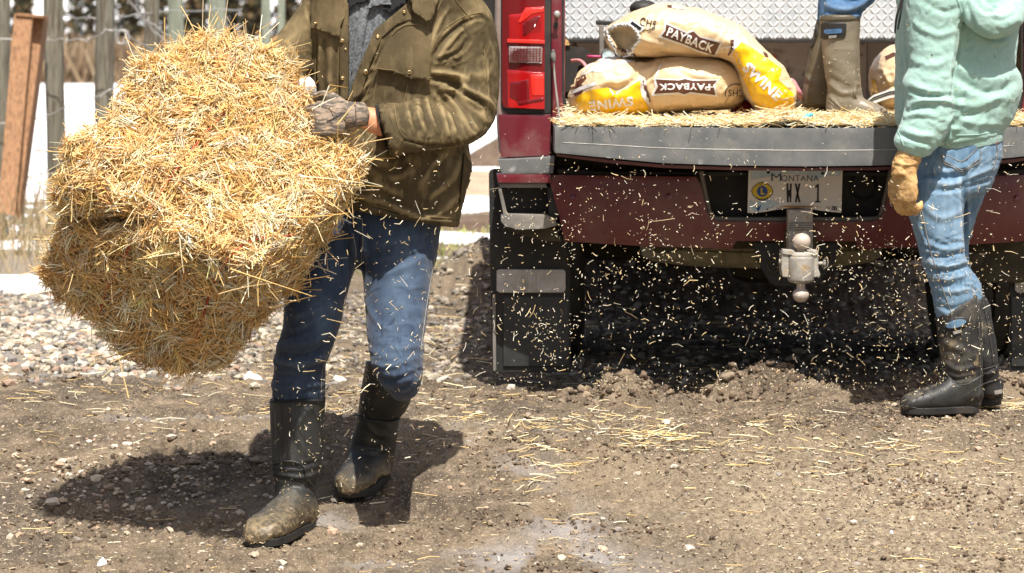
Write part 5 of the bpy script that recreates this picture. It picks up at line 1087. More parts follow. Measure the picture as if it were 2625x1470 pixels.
# ------------------------------------------------------------------ people
def wr(amp=.003, sc=(9, 9, 9), fine=.0008, seed=0, mask=None, gate=.1):
    def f(v, n_):
        p_ = v * np.array(sc); r_ = 1 - np.abs(fbm(p_ + .4 * fbm(v * 6, 2, seed + 5)[:, None], 3, seed)) * 3.2
        h = amp * np.clip(r_, -.6, 1) * sst(gate - .35, gate + .25, fbm(v * 4.5, 2, seed + 9)) + fine * fbm(v * 70, 2, seed + 3)
        return h * (mask(topx(v)) if mask is not None else 1)
    return f
def wearmap(h, s=.004, seed=0, V=None):
    a = np.clip(h / s, 0, 1) ** 1.3
    return np.clip(a * (.45 + .8 * np.clip(fbm(V * 30, 3, seed) + .45, 0, 1)), 0, 1) if V is not None else a
def hand(name, W_, D, S, N_, m, par, curl=(.5, .7, .6), size=1., thumb=.5, spread=.12, glove=0):
    W_ = Vector(W_); D = Vector(D).normalized(); S = (Vector(S) - D * Vector(S).dot(D)).normalized(); Nn = Vector(N_); Nn = (Nn - D * Nn.dot(D) - S * Nn.dot(S)).normalized(); z = size; g = 1 + glove
    parts = [rings([tuple(W_ + D * q * z) for q in (-.03, 0, .03, .06, .09, .10)], [tuple(S * r * z * g) for r in (.028, .030, .038, .043, .043, .038)], [tuple(Nn * r * z * g) for r in (.022, .020, .017, .015, .013, .011)], 24, 2.4, .4)]
    for i, (o, L) in enumerate(((.032, .070), (.011, .080), (-.011, .075), (-.031, .060))):
        p = W_ + D * .088 * z + S * o * z; d = (D + S * spread * (1.5 - i) * .5).normalized(); pts = [p - d * .03 * z, p]; a_ = 0
        for q, c in zip((.45, .32, .23), curl): a_ += c * (1 + .1 * i); p = p + (d * math.cos(a_) + Nn * math.sin(a_)) * L * q * z * 1.0; pts.append(p)
        parts.append(tube([tuple(t_) for t_ in pts], [.011 * z * g, .0108 * z * g, .0102 * z * g, .0095 * z * g, .0085 * z * g], 12, 1, 3))
    p = W_ + D * .025 * z + S * .03 * z; d = (D * .7 + S * .7 + Nn * .15).normalized(); pts = [p - d * .02, p]; a_ = 0
    for q in (.036, .030, .026): p = p + (d * math.cos(a_) + (Nn * .7 + D * .5 - S * .3).normalized() * math.sin(a_)) * q * z; a_ += thumb; pts.append(p)
    parts.append(tube([tuple(t_) for t_ in pts], [.014 * z * g, .014 * z * g, .0125 * z * g, .0115 * z * g, .010 * z * g], 12, 1, 3))
    V, F = remesh(parts, .0035 * z, 2); V, h = folds(V, F, [], wr(.0018, (45, 45, 60), .0006, 3, gate=0)); return fin(name, V, F, m, par)
def foot_parts(heel, toe, wid=.048, hgt=1., up=None):
    h = Vector(heel); t_ = Vector(toe); u = (t_ - h); L = u.length; u.normalize(); s = u.cross(Vector((0, 0, 1))).normalized(); up = s.cross(u); C = []; A = []; B = []
    for q, w_, hh in ((-.03, .55, .07), (.0, .72, .085), (.12, .80, .10), (.28, .80, .108), (.42, .86, .096), (.58, .96, .078), (.74, 1.02, .066), (.88, .92, .056), (.98, .68, .045), (1.03, .40, .034)):
        hh *= hgt; C.append(tuple(h + u * L * q + up * (hh / 2 + .004))); A.append(tuple(s * wid * w_)); B.append(tuple(up * hh / 2))
    foot = rings(C, A, B, 28, 2.5, .25); out = []; n = 40
    for k in range(n):
        a_ = 2 * math.pi * k / n; q = .5 + .545 * math.cos(a_); w_ = np.interp(q, (-.05, 0, .12, .28, .42, .58, .74, .88, .98, 1.05), (.0, .6, .80, .78, .80, .93, 1.02, .94, .70, 0)) * (1.04)
        out.append(h + u * L * q + s * wid * w_ * (1 if math.sin(a_) >= 0 else -1) * (abs(math.sin(a_)) ** .15 if 0 < k < n and k != n // 2 else 0))
    V = [tuple(p - up * .006) for p in out] + [tuple(p + up * .016) for p in out]
    return foot, (V, [tuple(range(n))[::-1], tuple(range(n, 2 * n))] + [(i, (i + 1) % n, n + (i + 1) % n, n + i) for i in range(n)])
def mudmap(V, z0, hgt, seed, amt=1.): return np.clip(sst(z0 + hgt, z0 + hgt * .15, V[:, 2] + .03 * fbm(V * 18, 2, seed)) * (.35 + .65 * sst(-.3, .3, fbm(V * 150, 3, seed))) * amt, 0, 1)
def make_boot(shaft, heel, toe, m, par, stk=(), mud=None, voxel=.0045, soleM=None, wid=.048, hgt=1., seed=0, band=None):
    f, so = foot_parts(heel, toe, wid, hgt); V, F = remesh([ribs(shaft, 32, 6, 2.1, .15), f], voxel, 5); V, h = folds(V, F, list(stk), wr(.0022, (14, 14, 18), .0004, seed, gate=.05))
    z0 = min(heel[2], toe[2]); mu = mudmap(V, z0, mud[0], seed, mud[1]) if mud else np.zeros(len(V))
    if mud: V = V + normals(V, F) * (mu * .003 * (1 + vn(V * 200, 3)))[:, None]
    o = fin('boot', V, F, m, par, attrs={'mud': mu}); sV = arr(so[0]); fin('sole', sV, so[1], soleM or M_blackp, o, smooth=False, bev=.003, recalc=True); return o, V, bvh_of(V, F)
def head(par, cx, cy, Y_, w_=78, h_=118, seed=0, face=(0, -1)):
    k = Y_ / FPX; c = P(cx, cy, Y_); parts = [ellip(tuple(c), (w_ * k, w_ * 1.2 * k, h_ * k)), ellip(tuple(c + Vector((0, -w_ * .35 * k * -face[1] * -1, -h_ * .45 * k))), (w_ * .72 * k, w_ * .8 * k, h_ * .5 * k)),
             rings([tuple(c + Vector((0, .01, -h_ * k * q))) for q in (.6, 1.0, 1.35, 1.6)], [(w_ * .68 * k, 0, 0)] * 4, [(0, w_ * .72 * k, 0)] * 4, 20)]
    fx = Vector((face[0], face[1], 0)).normalized(); sdv = fx.cross(Vector((0, 0, 1)))
    parts.append(tube([tuple(c + fx * w_ * 1.12 * k), tuple(c + fx * w_ * 1.38 * k + Vector((0, 0, -h_ * .22 * k))), tuple(c + fx * w_ * 1.12 * k + Vector((0, 0, -h_ * .26 * k)))], [.008, .013, .012], 10))
    for s in (-1, 1): parts.append(ellip(tuple(c + sdv * s * w_ * 1.0 * k + Vector((0, 0, -.01))), (.012, .018, .03)))
    V, F = remesh(parts, .006, 3); V, h = folds(V, F, []); hd = fin('head', V, F, M_skin, par)
    for s in (-1, 1): fin('eye', *ellip(tuple(c + fx * w_ * 1.06 * k + sdv * s * .032), (.012, .012, .009), 8), M_white, hd)
    fin('mouth', *tube([tuple(c + fx * w_ * 1.1 * k + sdv * q + Vector((0, 0, -h_ * .5 * k))) for q in (-.022, 0, .022)], .006, 8), M_pink, hd)
    V, F = ellip(tuple(c - fx * .012 + Vector((0, 0, .03))), (w_ * 1.07 * k, w_ * 1.22 * k, h_ * .92 * k)); fin('hair', V, F, M_hair, hd)

# ---- the walking man
man = thing('person', (-.5, 7.45, -.17), 'person in olive waxed jacket and dark jeans walking with the big straw bale', 'person')
head(man, 985, -200, 7.46)
YM = 7.50
# shirt
V, F = ribs([(860, -100, 1110, -100, YM, .10), (800, -40, 1180, -40, YM, .145), (800, 40, 1195, 40, YM - .01, .148), (805, 130, 1190, 130, YM - .01, .148), (815, 250, 1180, 250, YM - .01, .140), (835, 380, 1175, 380, YM - .01, .135), (860, 500, 1140, 500, YM, .13)], 44, 8, 2.3)
V, F = remesh([(V, F)], .007, 2)
V, h = folds(V, F, [([(1000, 40), (950, 130), (905, 240)], -5, 6), ([(930, 60), (915, 140), (900, 240)], 4, 7), ([(985, 20), (960, 60)], 4, 6), ([(905, 30), (905, 200)], -3, 6)], wr(.003, (14, 14, 5), .0006, 2)); sh = fin('shirt', V, F, M_shirt, man); sb = bvh_of(V, F)
poly_decal('button_placket', [(926, 5), (952, 5), (940, 60), (930, 120), (920, 190), (908, 250), (896, 250), (904, 190), (912, 110)], sb, M_shirt, sh, off=.004, sol=.002)
for x, y in ((919, 107), (905, 186), (928, 34)): snap('button', x, y, 4.8, sb, M_button, sh, .004)
poly_decal('shirt_collar', [(945, -40), (1000, -40), (1000, 0), (1004, 12), (968, 14), (940, 26), (950, 8), (944, -8)], sb, M_shirt, sh, off=.016, sol=.003)
poly_decal('shirt_collar', [(893, -40), (940, -30), (946, -5), (935, 8), (905, 14), (893, 30)], sb, M_blackcloth, sh, off=.010, sol=.003)
poly_decal('undershirt', [(1000, -60), (1070, -60), (1060, 2), (1020, 20), (1000, 36), (980, 24), (996, 4)], sb, M_blackcloth, sh, off=.010, sol=.003)
# jacket
torso = ribs([(870, -110, 1100, -110, YM, .12), (792, -70, 1180, -75, YM, .150), (776, -10, 1216, -20, YM, .172), (782, 60, 1215, 50, YM, .178), (793, 130, 1210, 120, YM - .01, .178), (797, 250, 1200, 240, YM - .01, .170), (808, 350, 1200, 350, YM - .01, .168), (826, 430, 1207, 430, YM - .01, .168), (842, 500, 1190, 500, YM, .166), (852, 520, 1174, 582, YM, .164)], 56, 8, 2.4, .05)
armR = ribs([(1080, 10, 1180, -70, YM, .10), (1120, 45, 1226, -10, YM, .105), (1118, 95, 1262, 45, YM, .100), (1110, 170, 1280, 130, YM - .01, .094), (1106, 225, 1279, 225, YM - .03, .090), (1108, 252, 1262, 318, YM - .07, .085), (1098, 258, 1222, 362, YM - .13, .080), (1068, 260, 1140, 378, YM - .19, .074), (1015, 264, 1062, 390, YM - .24, .068), (968, 269, 1004, 400, YM - .28, .062)], 40, 8, 2.2, .02)
armL = ribs([(800, -60, 860, 30, YM, .09), (782, -10, 826, 70, YM - .02, .085), (742, 55, 806, 150, YM - .05, .078), (706, 100, 790, 195, YM - .09, .072), (694, 150, 770, 245, YM - .13, .066), (700, 210, 770, 280, YM - .16, .055)], 32, 8, 2.2, .3)
V, F = remesh([torso, armR, armL], .0052, 3)
S = [([(1105, 166), (1140, 100), (1195, 56)], -7, 6), ([(1112, 158), (1150, 118), (1180, 80)], 5, 7), ([(1116, 155), (1175, 135), (1202, 100)], -7, 5), ([(1125, 150), (1160, 128), (1190, 90)], 4, 5), ([(1110, 200), (1150, 206), (1176, 224), (1160, 214)], -17, 8), ([(1112, 188), (1160, 192), (1200, 205)], 7, 7),
     ([(1170, 234), (1210, 250), (1245, 272), (1256, 300)], -14, 7), ([(1128, 228), (1170, 236), (1215, 268)], 8, 6), ([(1112, 240), (1132, 280), (1150, 346)], 5, 5), ([(1124, 238), (1160, 285), (1180, 345)], -6, 6), ([(1093, 250), (1102, 288), (1122, 340)], 4, 4), ([(1070, 258), (1074, 292), (1090, 338)], 3, 4),
     ([(1043, 266), (1049, 305), (1063, 345)], 2.5, 4), ([(1137, 240), (1177, 285), (1209, 343)], 6, 6), ([(1180, 258), (1224, 291), (1247, 316)], 4, 6), ([(1082, 254), (1090, 290), (1106, 340)], -5, 5), ([(1056, 262), (1062, 300), (1078, 340)], -5, 5),
     ([(1200, 300), (1225, 335)], 5, 6), ([(1040, 362), (1100, 374), (1190, 366), (1238, 340)], -4, 4), ([(1240, 90), (1262, 200), (1262, 300)], -3, 6), ([(1180, 60), (1235, 45), (1255, 60)], -4, 4), ([(1160, 180), (1220, 195), (1262, 190)], 4, 12), ([(1140, 390), (1100, 430), (1075, 490)], 7, 9), ([(1180, 400), (1160, 460), (1100, 510)], 7, 9),
     ([(1120, 400), (1080, 450)], -6, 8), ([(1190, 480), (1140, 540), (1090, 556)], 6, 8), ([(930, 420), (1000, 440), (1060, 420)], -5, 9), ([(900, 500), (980, 520), (1080, 560), (1160, 560)], 6, 8), ([(960, 470), (1030, 500)], 5, 9), ([(1195, 390), (1205, 430), (1192, 480)], 7, 7),
     ([(812, 90), (806, 180), (812, 250)], -5, 6), ([(850, 110), (845, 200), (850, 260)], 4, 7), ([(832, 100), (826, 170)], -3, 5), ([(895, 262), (925, 235), (950, 205)], 6, 5), ([(905, 268), (945, 240)], -6, 4), ([(925, 190), (960, 172)], 4, 5), ([(985, 90), (965, 140), (950, 200)], 3, 5), ([(880, 20), (882, 100), (876, 250)], 3, 4),
     ([(735, 110), (760, 150), (775, 200)], 5, 6), ([(715, 130), (735, 180)], -5, 5), ([(790, 20), (800, 60)], -6, 4), ([(1110, 90), (1090, 150)], 3, 6), ([(1150, 20), (1120, 70), (1105, 130)], 5, 7)]
S += creases(40, 1000, 1250, 255, 380, 62, 25, (20, 60), (1.0, 3.0), (2.2, 4), 5) + creases(26, 1120, 1270, 40, 250, 100, 35, (20, 70), (1, 2.6), (2.5, 4.5), 6) + creases(40, 880, 1190, 390, 560, 110, 45, (20, 80), (1, 3), (2.5, 5), 7) + creases(24, 800, 1090, 20, 260, 95, 25, (20, 70), (.8, 1.8), (2.2, 4), 8) + creases(14, 700, 790, 80, 230, 70, 30, (20, 50), (1, 3), (2.5, 4), 9)
V, h = folds(V, F, S, wr(.0030, (13, 13, 10), .0012, 11, gate=.05)); jb_full = bvh_of(V, F)
wear = wearmap(h + .0012 * np.clip(fbm(V * np.array([60, 60, 25]), 3, 8), 0, 1), .0042, 5, V); Q = topx(V)
OP = [(893, 256), (893, 29), (884, -40), (900, -130), (1020, -130), (1068, -40), (1043, 9), (1009, 38), (962, 76), (942, 122), (921, 172), (904, 218)]
fc = Q[F].mean(1); dele = inpoly(fc, OP) & (V[F][:, :, 1].mean(1) < YM) & (fc[:, 1] < 256); F2 = F[~dele]
used = np.zeros(len(V), bool); bd = np.intersect1d(np.unique(F[dele]), np.unique(F2))
poly = arr(OP + [OP[0]])
for i in bd:
    q = Q[i]; best = None
    for a_, b_ in zip(poly[:-1], poly[1:]):
        d_ = b_ - a_; t_ = np.clip(((q - a_) @ d_) / (d_ @ d_), 0, 1); r_ = a_ + t_ * d_; e = np.linalg.norm(q - r_)
        if best is None or e < best[0]: best = (e, r_)
    if best[0] < 9: p_ = P(best[1][0], best[1][1], V[i, 1]); V[i] = p_
jk = fin('jacket', V, F2, M_wax, man, attrs={'wear': wear}, sol=.004)
JK = dict(bvh=jb_full, parent=jk)
def flap(name, pts, m=None, off0=.004, off1=.012, y0=0, y1=1, cell=9):
    return poly_decal(name, pts, m=m or M_wax, offf=lambda x, y: off0 + (off1 - off0) * float(sst(y0, y1, np.array(y))), sol=.003, cell=cell, **JK)
flap('pocket_flap', [(1012, 74), (1048, 56), (1080, 60), (1106, 88), (1104, 150), (1101, 205), (1075, 204), (1049, 202), (1028, 192), (1008, 184), (985, 181), (956, 178), (975, 140)], y0=80, y1=200, off1=.016)
flap('pocket_flap', [(802, -60), (888, -60), (888, 20), (870, 98), (852, 90), (836, 84), (818, 77), (797, 71), (798, 0)], y0=0, y1=95, off1=.014)
flap('collar', [(1040, -70), (1130, -70), (1121, 0), (1112, 24), (1104, 50), (1092, 60), (1080, 46), (1068, 40), (1057, 30), (1056, 8), (1044, -10)], off0=.018, off1=.026, y0=-30, y1=60)
flap('front_placket', [(893, 28), (893, 256), (874, 256), (870, 180), (872, 100), (880, 30), (886, -30)], off0=.003, off1=.005)
flap('front_placket', [(1043, 9), (1009, 38), (962, 76), (942, 122), (921, 172), (904, 218), (895, 262), (912, 268), (930, 232), (944, 180), (962, 138), (980, 96), (1020, 62), (1056, 52), (1057, 12)], off0=.003, off1=.007, y0=0, y1=200)
flap('cuff', [(966, 268), (992, 266), (1000, 300), (1010, 340), (1034, 362), (1086, 376), (1070, 388), (1040, 396), (1012, 402), (990, 396), (972, 340), (964, 300)], off0=.004, off1=.010, y0=260, y1=400)
flap('hem_band', [(852, 512), (900, 522), (985, 540), (1060, 562), (1174, 566), (1172, 581), (1115, 580), (1060, 572), (985, 553), (900, 534), (852, 528)], off0=.002, off1=.004)
flap('side_pocket', [(1188, 392), (1206, 420), (1207, 450), (1192, 490), (1186, 520), (1178, 520), (1182, 470)], off0=.003, off1=.008)
for pts in ([(1165, 0), (1200, 40), (1212, 44)], [(1104, 215), (1102, 150), (1125, 90), (1165, 55), (1205, 38), (1236, 33)], [(950, 210), (936, 262)], [(970, 182), (956, 262)], [(1045, 215), (1036, 262)], [(980, 98), (968, 140), (950, 180)], [(1094, 60), (1088, 120), (1060, 190)], [(978, 272), (988, 330), (1006, 380)], [(1010, 268), (1022, 330), (1040, 356)],
            [(858, 506), (985, 534), (1060, 552), (1170, 560)], [(1240, 120), (1252, 250), (1240, 320)], [(1070, 385), (1140, 378), (1205, 368)], [(868, 100), (866, 250)], [(810, 75), (808, 250)], [(1140, -20), (1120, 30), (1108, 70)]): seam('stitch_line', pts, jb_full, M_thread, jk, .0011, .0012)
seam('stitch_line', [(1004, 90), (1036, 66), (1070, 66)], jb_full, M_thread, jk, .001, .008); seam('stitch_line', [(962, 174), (985, 177), (1010, 180), (1030, 188), (1050, 197), (1098, 200)], jb_full, M_thread, jk, .0009, .018)
for x, y, r in ((880, 105, 5.5), (885, 127, 4), (878, 201, 5.5), (937, 183, 7.5), (1049, 185, 7), (969, 95, 6), (1036, 31, 5), (1013, 386, 7), (818, 60, 4.5), (1013, 352, 4)): snap('brass_snap', x, y, r, jb_full, M_brass, jk, .010 if y not in (60, 185) else .022)
fin('inner_cuff', *ribs([(962, 270, 992, 384, YM - .275, .052), (972, 268, 1002, 390, YM - .26, .056)], 28, 3, 2.1, .02), M_blackcloth, jk)
# hands
fin('forearm', *ribs([(1000, 278, 1010, 352, YM - .27, .034), (960, 277, 968, 348, YM - .28, .032), (925, 272, 928, 330, YM - .29, .030)], 24, 5, 2.1, .3), M_skin, man)
hand('gloved_hand', P(908, 296, YM - .31), (-1, -.12, -.12), (0, .25, 1), (-.1, .75, -.66), M_camo, man, curl=(.5, .8, .7), size=1.0, glove=.12)
V, F = tube([tuple(P(913, 300, YM - .31)), tuple(P(906, 300, YM - .31)), tuple(P(890, 298, YM - .31))], [.036, .039, .039], 20, .1, 3); fin('glove_cuff', V, F, M_camo, man)
hand('gloved_hand', P(778, 228, YM - .15), (-1, -.1, -.35), (.2, -.3, 1), (0, -.5, -.9), M_whitecloth, man, curl=(.4, .6, .5), size=.85, glove=.1)
# jeans
jeans = remesh([ribs([(850, 470, 1140, 470, YM, .135), (846, 520, 1136, 520, YM, .138), (838, 580, 1130, 580, YM, .136), (822, 630, 1124, 632, YM - .01, .125), (812, 660, 1118, 668, YM - .01, .10)], 48, 6, 2.4, .3),
    ribs([(925, 600, 1126, 585, YM, .120), (924, 655, 1120, 640, YM - .02, .112), (931, 720, 1106, 712, YM - .06, .100), (936, 790, 1096, 795, YM - .11, .092), (940, 850, 1088, 862, YM - .16, .086), (947, 905, 1084, 925, YM - .20, .084), (960, 955, 1081, 972, YM - .215, .080), (988, 1000, 1066, 1012, YM - .19, .055)], 36, 6, 2.2, .7),
    ribs([(810, 590, 930, 600, YM, .120), (764, 640, 922, 660, YM - .03, .112), (734, 700, 905, 705, YM - .06, .100), (729, 770, 884, 770, YM - .09, .092), (724, 840, 872, 835, YM - .11, .086), (709, 892, 852, 894, YM - .11, .080), (701, 945, 835, 942, YM - .09, .076), (696, 1000, 834, 1000, YM - .085, .072), (700, 1036, 828, 1034, YM - .08, .066)], 36, 6, 2.2, .1)], .0052, 3)
V, F = jeans
S = [([(925, 590), (920, 640), (932, 690)], -9, 5), ([(905, 540), (925, 600), (940, 660)], 6, 7), ([(880, 560), (905, 620), (900, 680)], 4, 7), ([(945, 640), (1010, 620), (1090, 600)], 5, 8), ([(940, 675), (1000, 665), (1070, 640)], 4, 7), ([(960, 710), (1030, 690), (1100, 650)], 4, 8), ([(935, 760), (960, 820), (1000, 850)], 4, 7),
     ([(725, 868), (780, 850), (860, 812)], -9, 7), ([(718, 885), (790, 880), (855, 845)], 8, 8), ([(712, 905), (780, 912), (850, 880)], -8, 7), ([(705, 925), (770, 935), (840, 915)], 7, 8), ([(740, 820), (800, 800), (862, 780)], 6, 9), ([(745, 790), (800, 765), (850, 740)], -5, 8), ([(700, 960), (770, 968), (836, 950)], -6, 7), ([(700, 990), (760, 995), (832, 985)], 5, 7),
     ([(800, 740), (835, 770), (860, 830)], 5, 9), ([(760, 760), (800, 830)], -4, 8), ([(950, 930), (1000, 940), (1060, 920)], 5, 7), ([(960, 960), (1010, 975), (1076, 950)], -6, 6), ([(985, 985), (1030, 1000), (1070, 975)], 5, 5), ([(945, 880), (1000, 905), (1080, 900)], -4, 8), ([(1090, 600), (1100, 680)], -3, 6), ([(1080, 780), (1070, 860)], 3, 7),
     ([(842, 620), (870, 680), (868, 740)], -4, 8), ([(760, 700), (780, 760)], 4, 8)]
S += creases(30, 700, 850, 780, 1020, 5, 30, (20, 70), (1, 3.2), (2.5, 4.5), 15) + creases(24, 940, 1080, 840, 1010, 5, 35, (20, 60), (1, 2.6), (2.5, 4), 16) + creases(24, 750, 1110, 540, 760, 60, 50, (20, 60), (.8, 1.8), (2.5, 4), 17)
V, h = folds(V, F, S, wr(.0030, (12, 12, 20), .0006, 31, gate=.0)); Q = topx(V)
fade = np.zeros(len(V))
for cx, cy, rx, ry, a_ in ((1030, 720, 48, 150, .45), (1020, 880, 50, 60, .38), (850, 690, 28, 60, .3), (820, 800, 40, 60, .55), (770, 960, 40, 30, .2), (1040, 610, 60, 50, .3)): fade = np.maximum(fade, a_ * np.exp(-((Q[:, 0] - cx) / rx) ** 2 - ((Q[:, 1] - cy) / ry) ** 2))
fade *= .65 + .7 * np.clip(fbm(V * np.array([60, 60, 14]), 3, 2) + .4, 0, 1); fade *= (normals(V, F)[:, 1] < 0)
jn = fin('jeans', V, F, M_jean1, man, attrs={'fade': np.clip(fade, 0, 1), 'wear': wearmap(h, .008, 3, V) * .25}); jb = bvh_of(V, F)
for pts in ([(905, 600), (912, 650), (903, 700), (886, 765), (872, 830), (850, 890), (828, 940), (822, 1010)], [(928, 560), (930, 620), (926, 670)], [(1118, 640), (1094, 780), (1078, 900)]): seam('seam', pts, jb, M_thread2, jn, .0011, .0008)
# boots
for rb in ():
    pass
bo, V, bv = make_boot([(690, 1022, 836, 1018, YM - .08, .078), (691, 1036, 834, 1034, YM - .08, .077), (694, 1110, 829, 1110, YM - .085, .074), (697, 1190, 824, 1190, YM - .09, .066), (703, 1240, 810, 1244, YM - .09, .058), (708, 1290, 808, 1300, YM - .10, .055), (716, 1330, 806, 1340, YM - .10, .05)],
    P(786, 1346, 7.42), P(655, 1398, 7.20), M_rub, man, [([(705, 1190), (760, 1196), (815, 1185)], -4, 5), ([(706, 1215), (770, 1225), (812, 1214)], 4, 5), ([(720, 1262), (770, 1256), (800, 1268)], 4, 6), ([(800, 1040), (760, 1100), (790, 1170)], 4, 9), ([(700, 1050), (704, 1160)], -3, 5)], (.13, 1.), seed=3, wid=.056)
flat = dict(bvh=bv, parent=bo)
poly_decal('front_strip', [(722, 1036), (742, 1036), (744, 1184), (724, 1184)], m=M_blackp, off=.003, sol=.002, **flat)
poly_decal('boot_rim', [(690, 1021), (836, 1017), (835, 1029), (690, 1033)], m=M_blackcloth, off=.005, sol=.002, **flat)
seam('overlay_edge', [(703, 1192), (712, 1185), (745, 1183), (768, 1188), (780, 1201), (783, 1220), (797, 1243), (808, 1247)], bv, M_rub, bo, .0025, .004)
bo, V, bv = make_boot([(938, 925, 1066, 975, YM - .02, .074), (924, 1005, 1046, 1046, YM + .08, .076), (916, 1066, 1024, 1076, YM + .15, .070), (900, 1130, 1016, 1142, YM + .19, .062), (890, 1172, 1008, 1186, YM + .19, .056), (900, 1205, 1000, 1215, YM + .17, .05)],
    P(975, 1214, 7.73), P(893, 1270, 7.565), M_rub, man, [([(918, 1150), (960, 1160), (1005, 1150)], 5, 5), ([(925, 1070), (960, 1110), (1000, 1120)], 4, 7)], (.10, 1.), seed=5, wid=.058)
seam('collar_ridge', [(914, 1064), (950, 1076), (1000, 1080), (1022, 1072)], bv, M_rub, bo, .003, .003); seam('shaft_seam', [(955, 985), (945, 1060)], bv, M_rub, bo, .002, .002)

M_seamgrey = mat('boot_seam_rubber', (.07, .068, .06), rough=.7)
# ---- the woman in mint
YW = 8.30
wom = thing('person', (1.33, YW, .02), 'person in mint green hooded sweatshirt and light jeans standing at the tailgate, back turned', 'person')
head(wom, 2450, -330, YW + .02, 72, 108, face=(-.75, .65))
body = [ribs([(2400, -230, 2500, -230, YW, .07), (2345, -190, 2560, -190, YW, .12), (2316, -110, 2600, -110, YW, .145), (2302, -40, 2616, -30, YW, .155), (2300, 60, 2611, 50, YW, .155), (2298, 124, 2599, 124, YW, .150), (2298, 165, 2598, 163, YW, .152), (2297, 200, 2613, 196, YW, .158), (2296, 241, 2613, 240, YW, .160), (2298, 300, 2594, 300, YW, .155),
    (2312, 345, 2576, 328, YW, .145), (2345, 378, 2568, 344, YW, .138)], 52, 7, 2.4, .05),
    ribs([(2380, -200, 2470, -170, YW - .10, .07), (2334, -130, 2480, -100, YW - .14, .078), (2326, -40, 2474, -20, YW - .16, .074), (2322, 39, 2464, 62, YW - .16, .072), (2325, 116, 2459, 108, YW - .16, .070), (2331, 172, 2449, 170, YW - .165, .070), (2315, 212, 2443, 228, YW - .17, .072), (2320, 248, 2446, 264, YW - .175, .070), (2316, 290, 2441, 312, YW - .18, .066), (2304, 328, 2424, 350, YW - .185, .062), (2292, 366, 2400, 378, YW - .19, .056), (2312, 390, 2384, 398, YW - .19, .045)], 40, 7, 2.2, .1),
    ribs([(2560, -190, 2620, -190, YW + .1, .08), (2570, 0, 2615, 0, YW + .15, .07), (2560, 160, 2600, 170, YW + .16, .06), (2540, 300, 2580, 300, YW + .12, .05)], 24, 5, 2, .5)]
hoodc = tube([tuple(P(*q)) for q in ((2440, -60, YW - .10), (2476, -20, YW - .17), (2504, 36, YW - .20), (2548, 62, YW - .19), (2590, 40, YW - .15), (2612, -20, YW - .08), (2600, -90, YW - .02))], [.03, .038, .044, .046, .042, .036, .03], 16, 1, 5)
V, F = remesh(body + [hoodc], .0055, 3)
S = [([(2461, 72), (2450, 150), (2442, 230), (2446, 300), (2420, 360)], -9, 5), ([(2470, 60), (2462, 140), (2456, 240)], 5, 6), ([(2345, 60), (2400, 90), (2450, 78)], 5, 8), ([(2335, 150), (2390, 170), (2440, 150)], 5, 9), ([(2335, 215), (2370, 228), (2400, 232)], 7, 7), ([(2330, 232), (2375, 246), (2440, 244)], -8, 5), ([(2340, 262), (2390, 258), (2440, 266)], 7, 6),
     ([(2330, 285), (2365, 272), (2400, 280)], -6, 6), ([(2325, 300), (2360, 292), (2400, 300)], 6, 6), ([(2315, 330), (2350, 345), (2390, 350)], 7, 7), ([(2305, 345), (2345, 362), (2385, 372)], -6, 5), ([(2440, 190), (2500, 230), (2560, 236), (2600, 210)], -8, 10), ([(2450, 170), (2520, 200), (2580, 200)], 7, 12), ([(2445, 270), (2520, 268), (2560, 240)], 6, 10), ([(2450, 300), (2500, 318), (2560, 316)], 5, 9),
     ([(2462, 90), (2480, 60), (2490, 10)], 4, 8), ([(2480, 10), (2500, 70), (2545, 100), (2580, 92)], -7, 6), ([(2545, 108), (2562, 114), (2590, 100)], 5, 6), ([(2500, 0), (2530, 30), (2580, 20)], -8, 6), ([(2520, 20), (2560, 45), (2596, 30)], 5, 5), ([(2306, 60), (2312, 180), (2304, 240)], -4, 6), ([(2300, 250), (2318, 300)], 6, 5), ([(2420, 340), (2470, 300), (2520, 290)], -5, 7), ([(2360, 0), (2420, 30), (2460, 20)], -4, 8)]
S += creases(34, 2320, 2440, 180, 370, 10, 30, (16, 60), (1.2, 3.4), (2.5, 5), 25) + creases(26, 2450, 2600, 60, 330, -10, 40, (20, 70), (1, 3), (3, 6), 26) + creases(16, 2325, 2450, 0, 180, 20, 50, (20, 60), (1, 2.2), (3, 5), 27)
V, h = folds(V, F, S, wr(.0038, (11, 11, 13), .0010, 51, gate=-.02)); hd = fin('hooded_sweatshirt', V, F, M_hood, wom, attrs={'wear': wearmap(h, .008, 4, V) * .4}); hb = bvh_of(V, F)
HB = dict(bvh=hb, parent=hd)
V, F = ribs([(2352, 376, 2571, 340, YW, .134), (2358, 390, 2571, 350, YW, .130), (2372, 400, 2568, 360, YW, .126)], 48, 5, 2.4, .02); fin('hem_band', V, F, M_hood, hd)
V, F = ribs([(2296, 372, 2392, 390, YW - .19, .050), (2306, 390, 2372, 402, YW - .19, .042), (2314, 396, 2364, 404, YW - .19, .036)], 28, 5, 2.2, .05); fin('cuff', V, F, M_hood, hd)
for pts in ([(2300, 330), (2318, 376)], [(2470, 60), (2462, 20), (2440, -20)], [(2486, -10), (2456, 60)], [(2450, 347), (2510, 345), (2572, 332)]): seam('stitch_line', pts, hb, M_hood, hd, .0014, .0008)
for pts in ([(2388, 139), (2392, 142), (2386, 144)], [(2547, 137), (2551, 147), (2549, 147)]): poly_decal('small_hole', pts, m=M_black, off=.001, **HB)
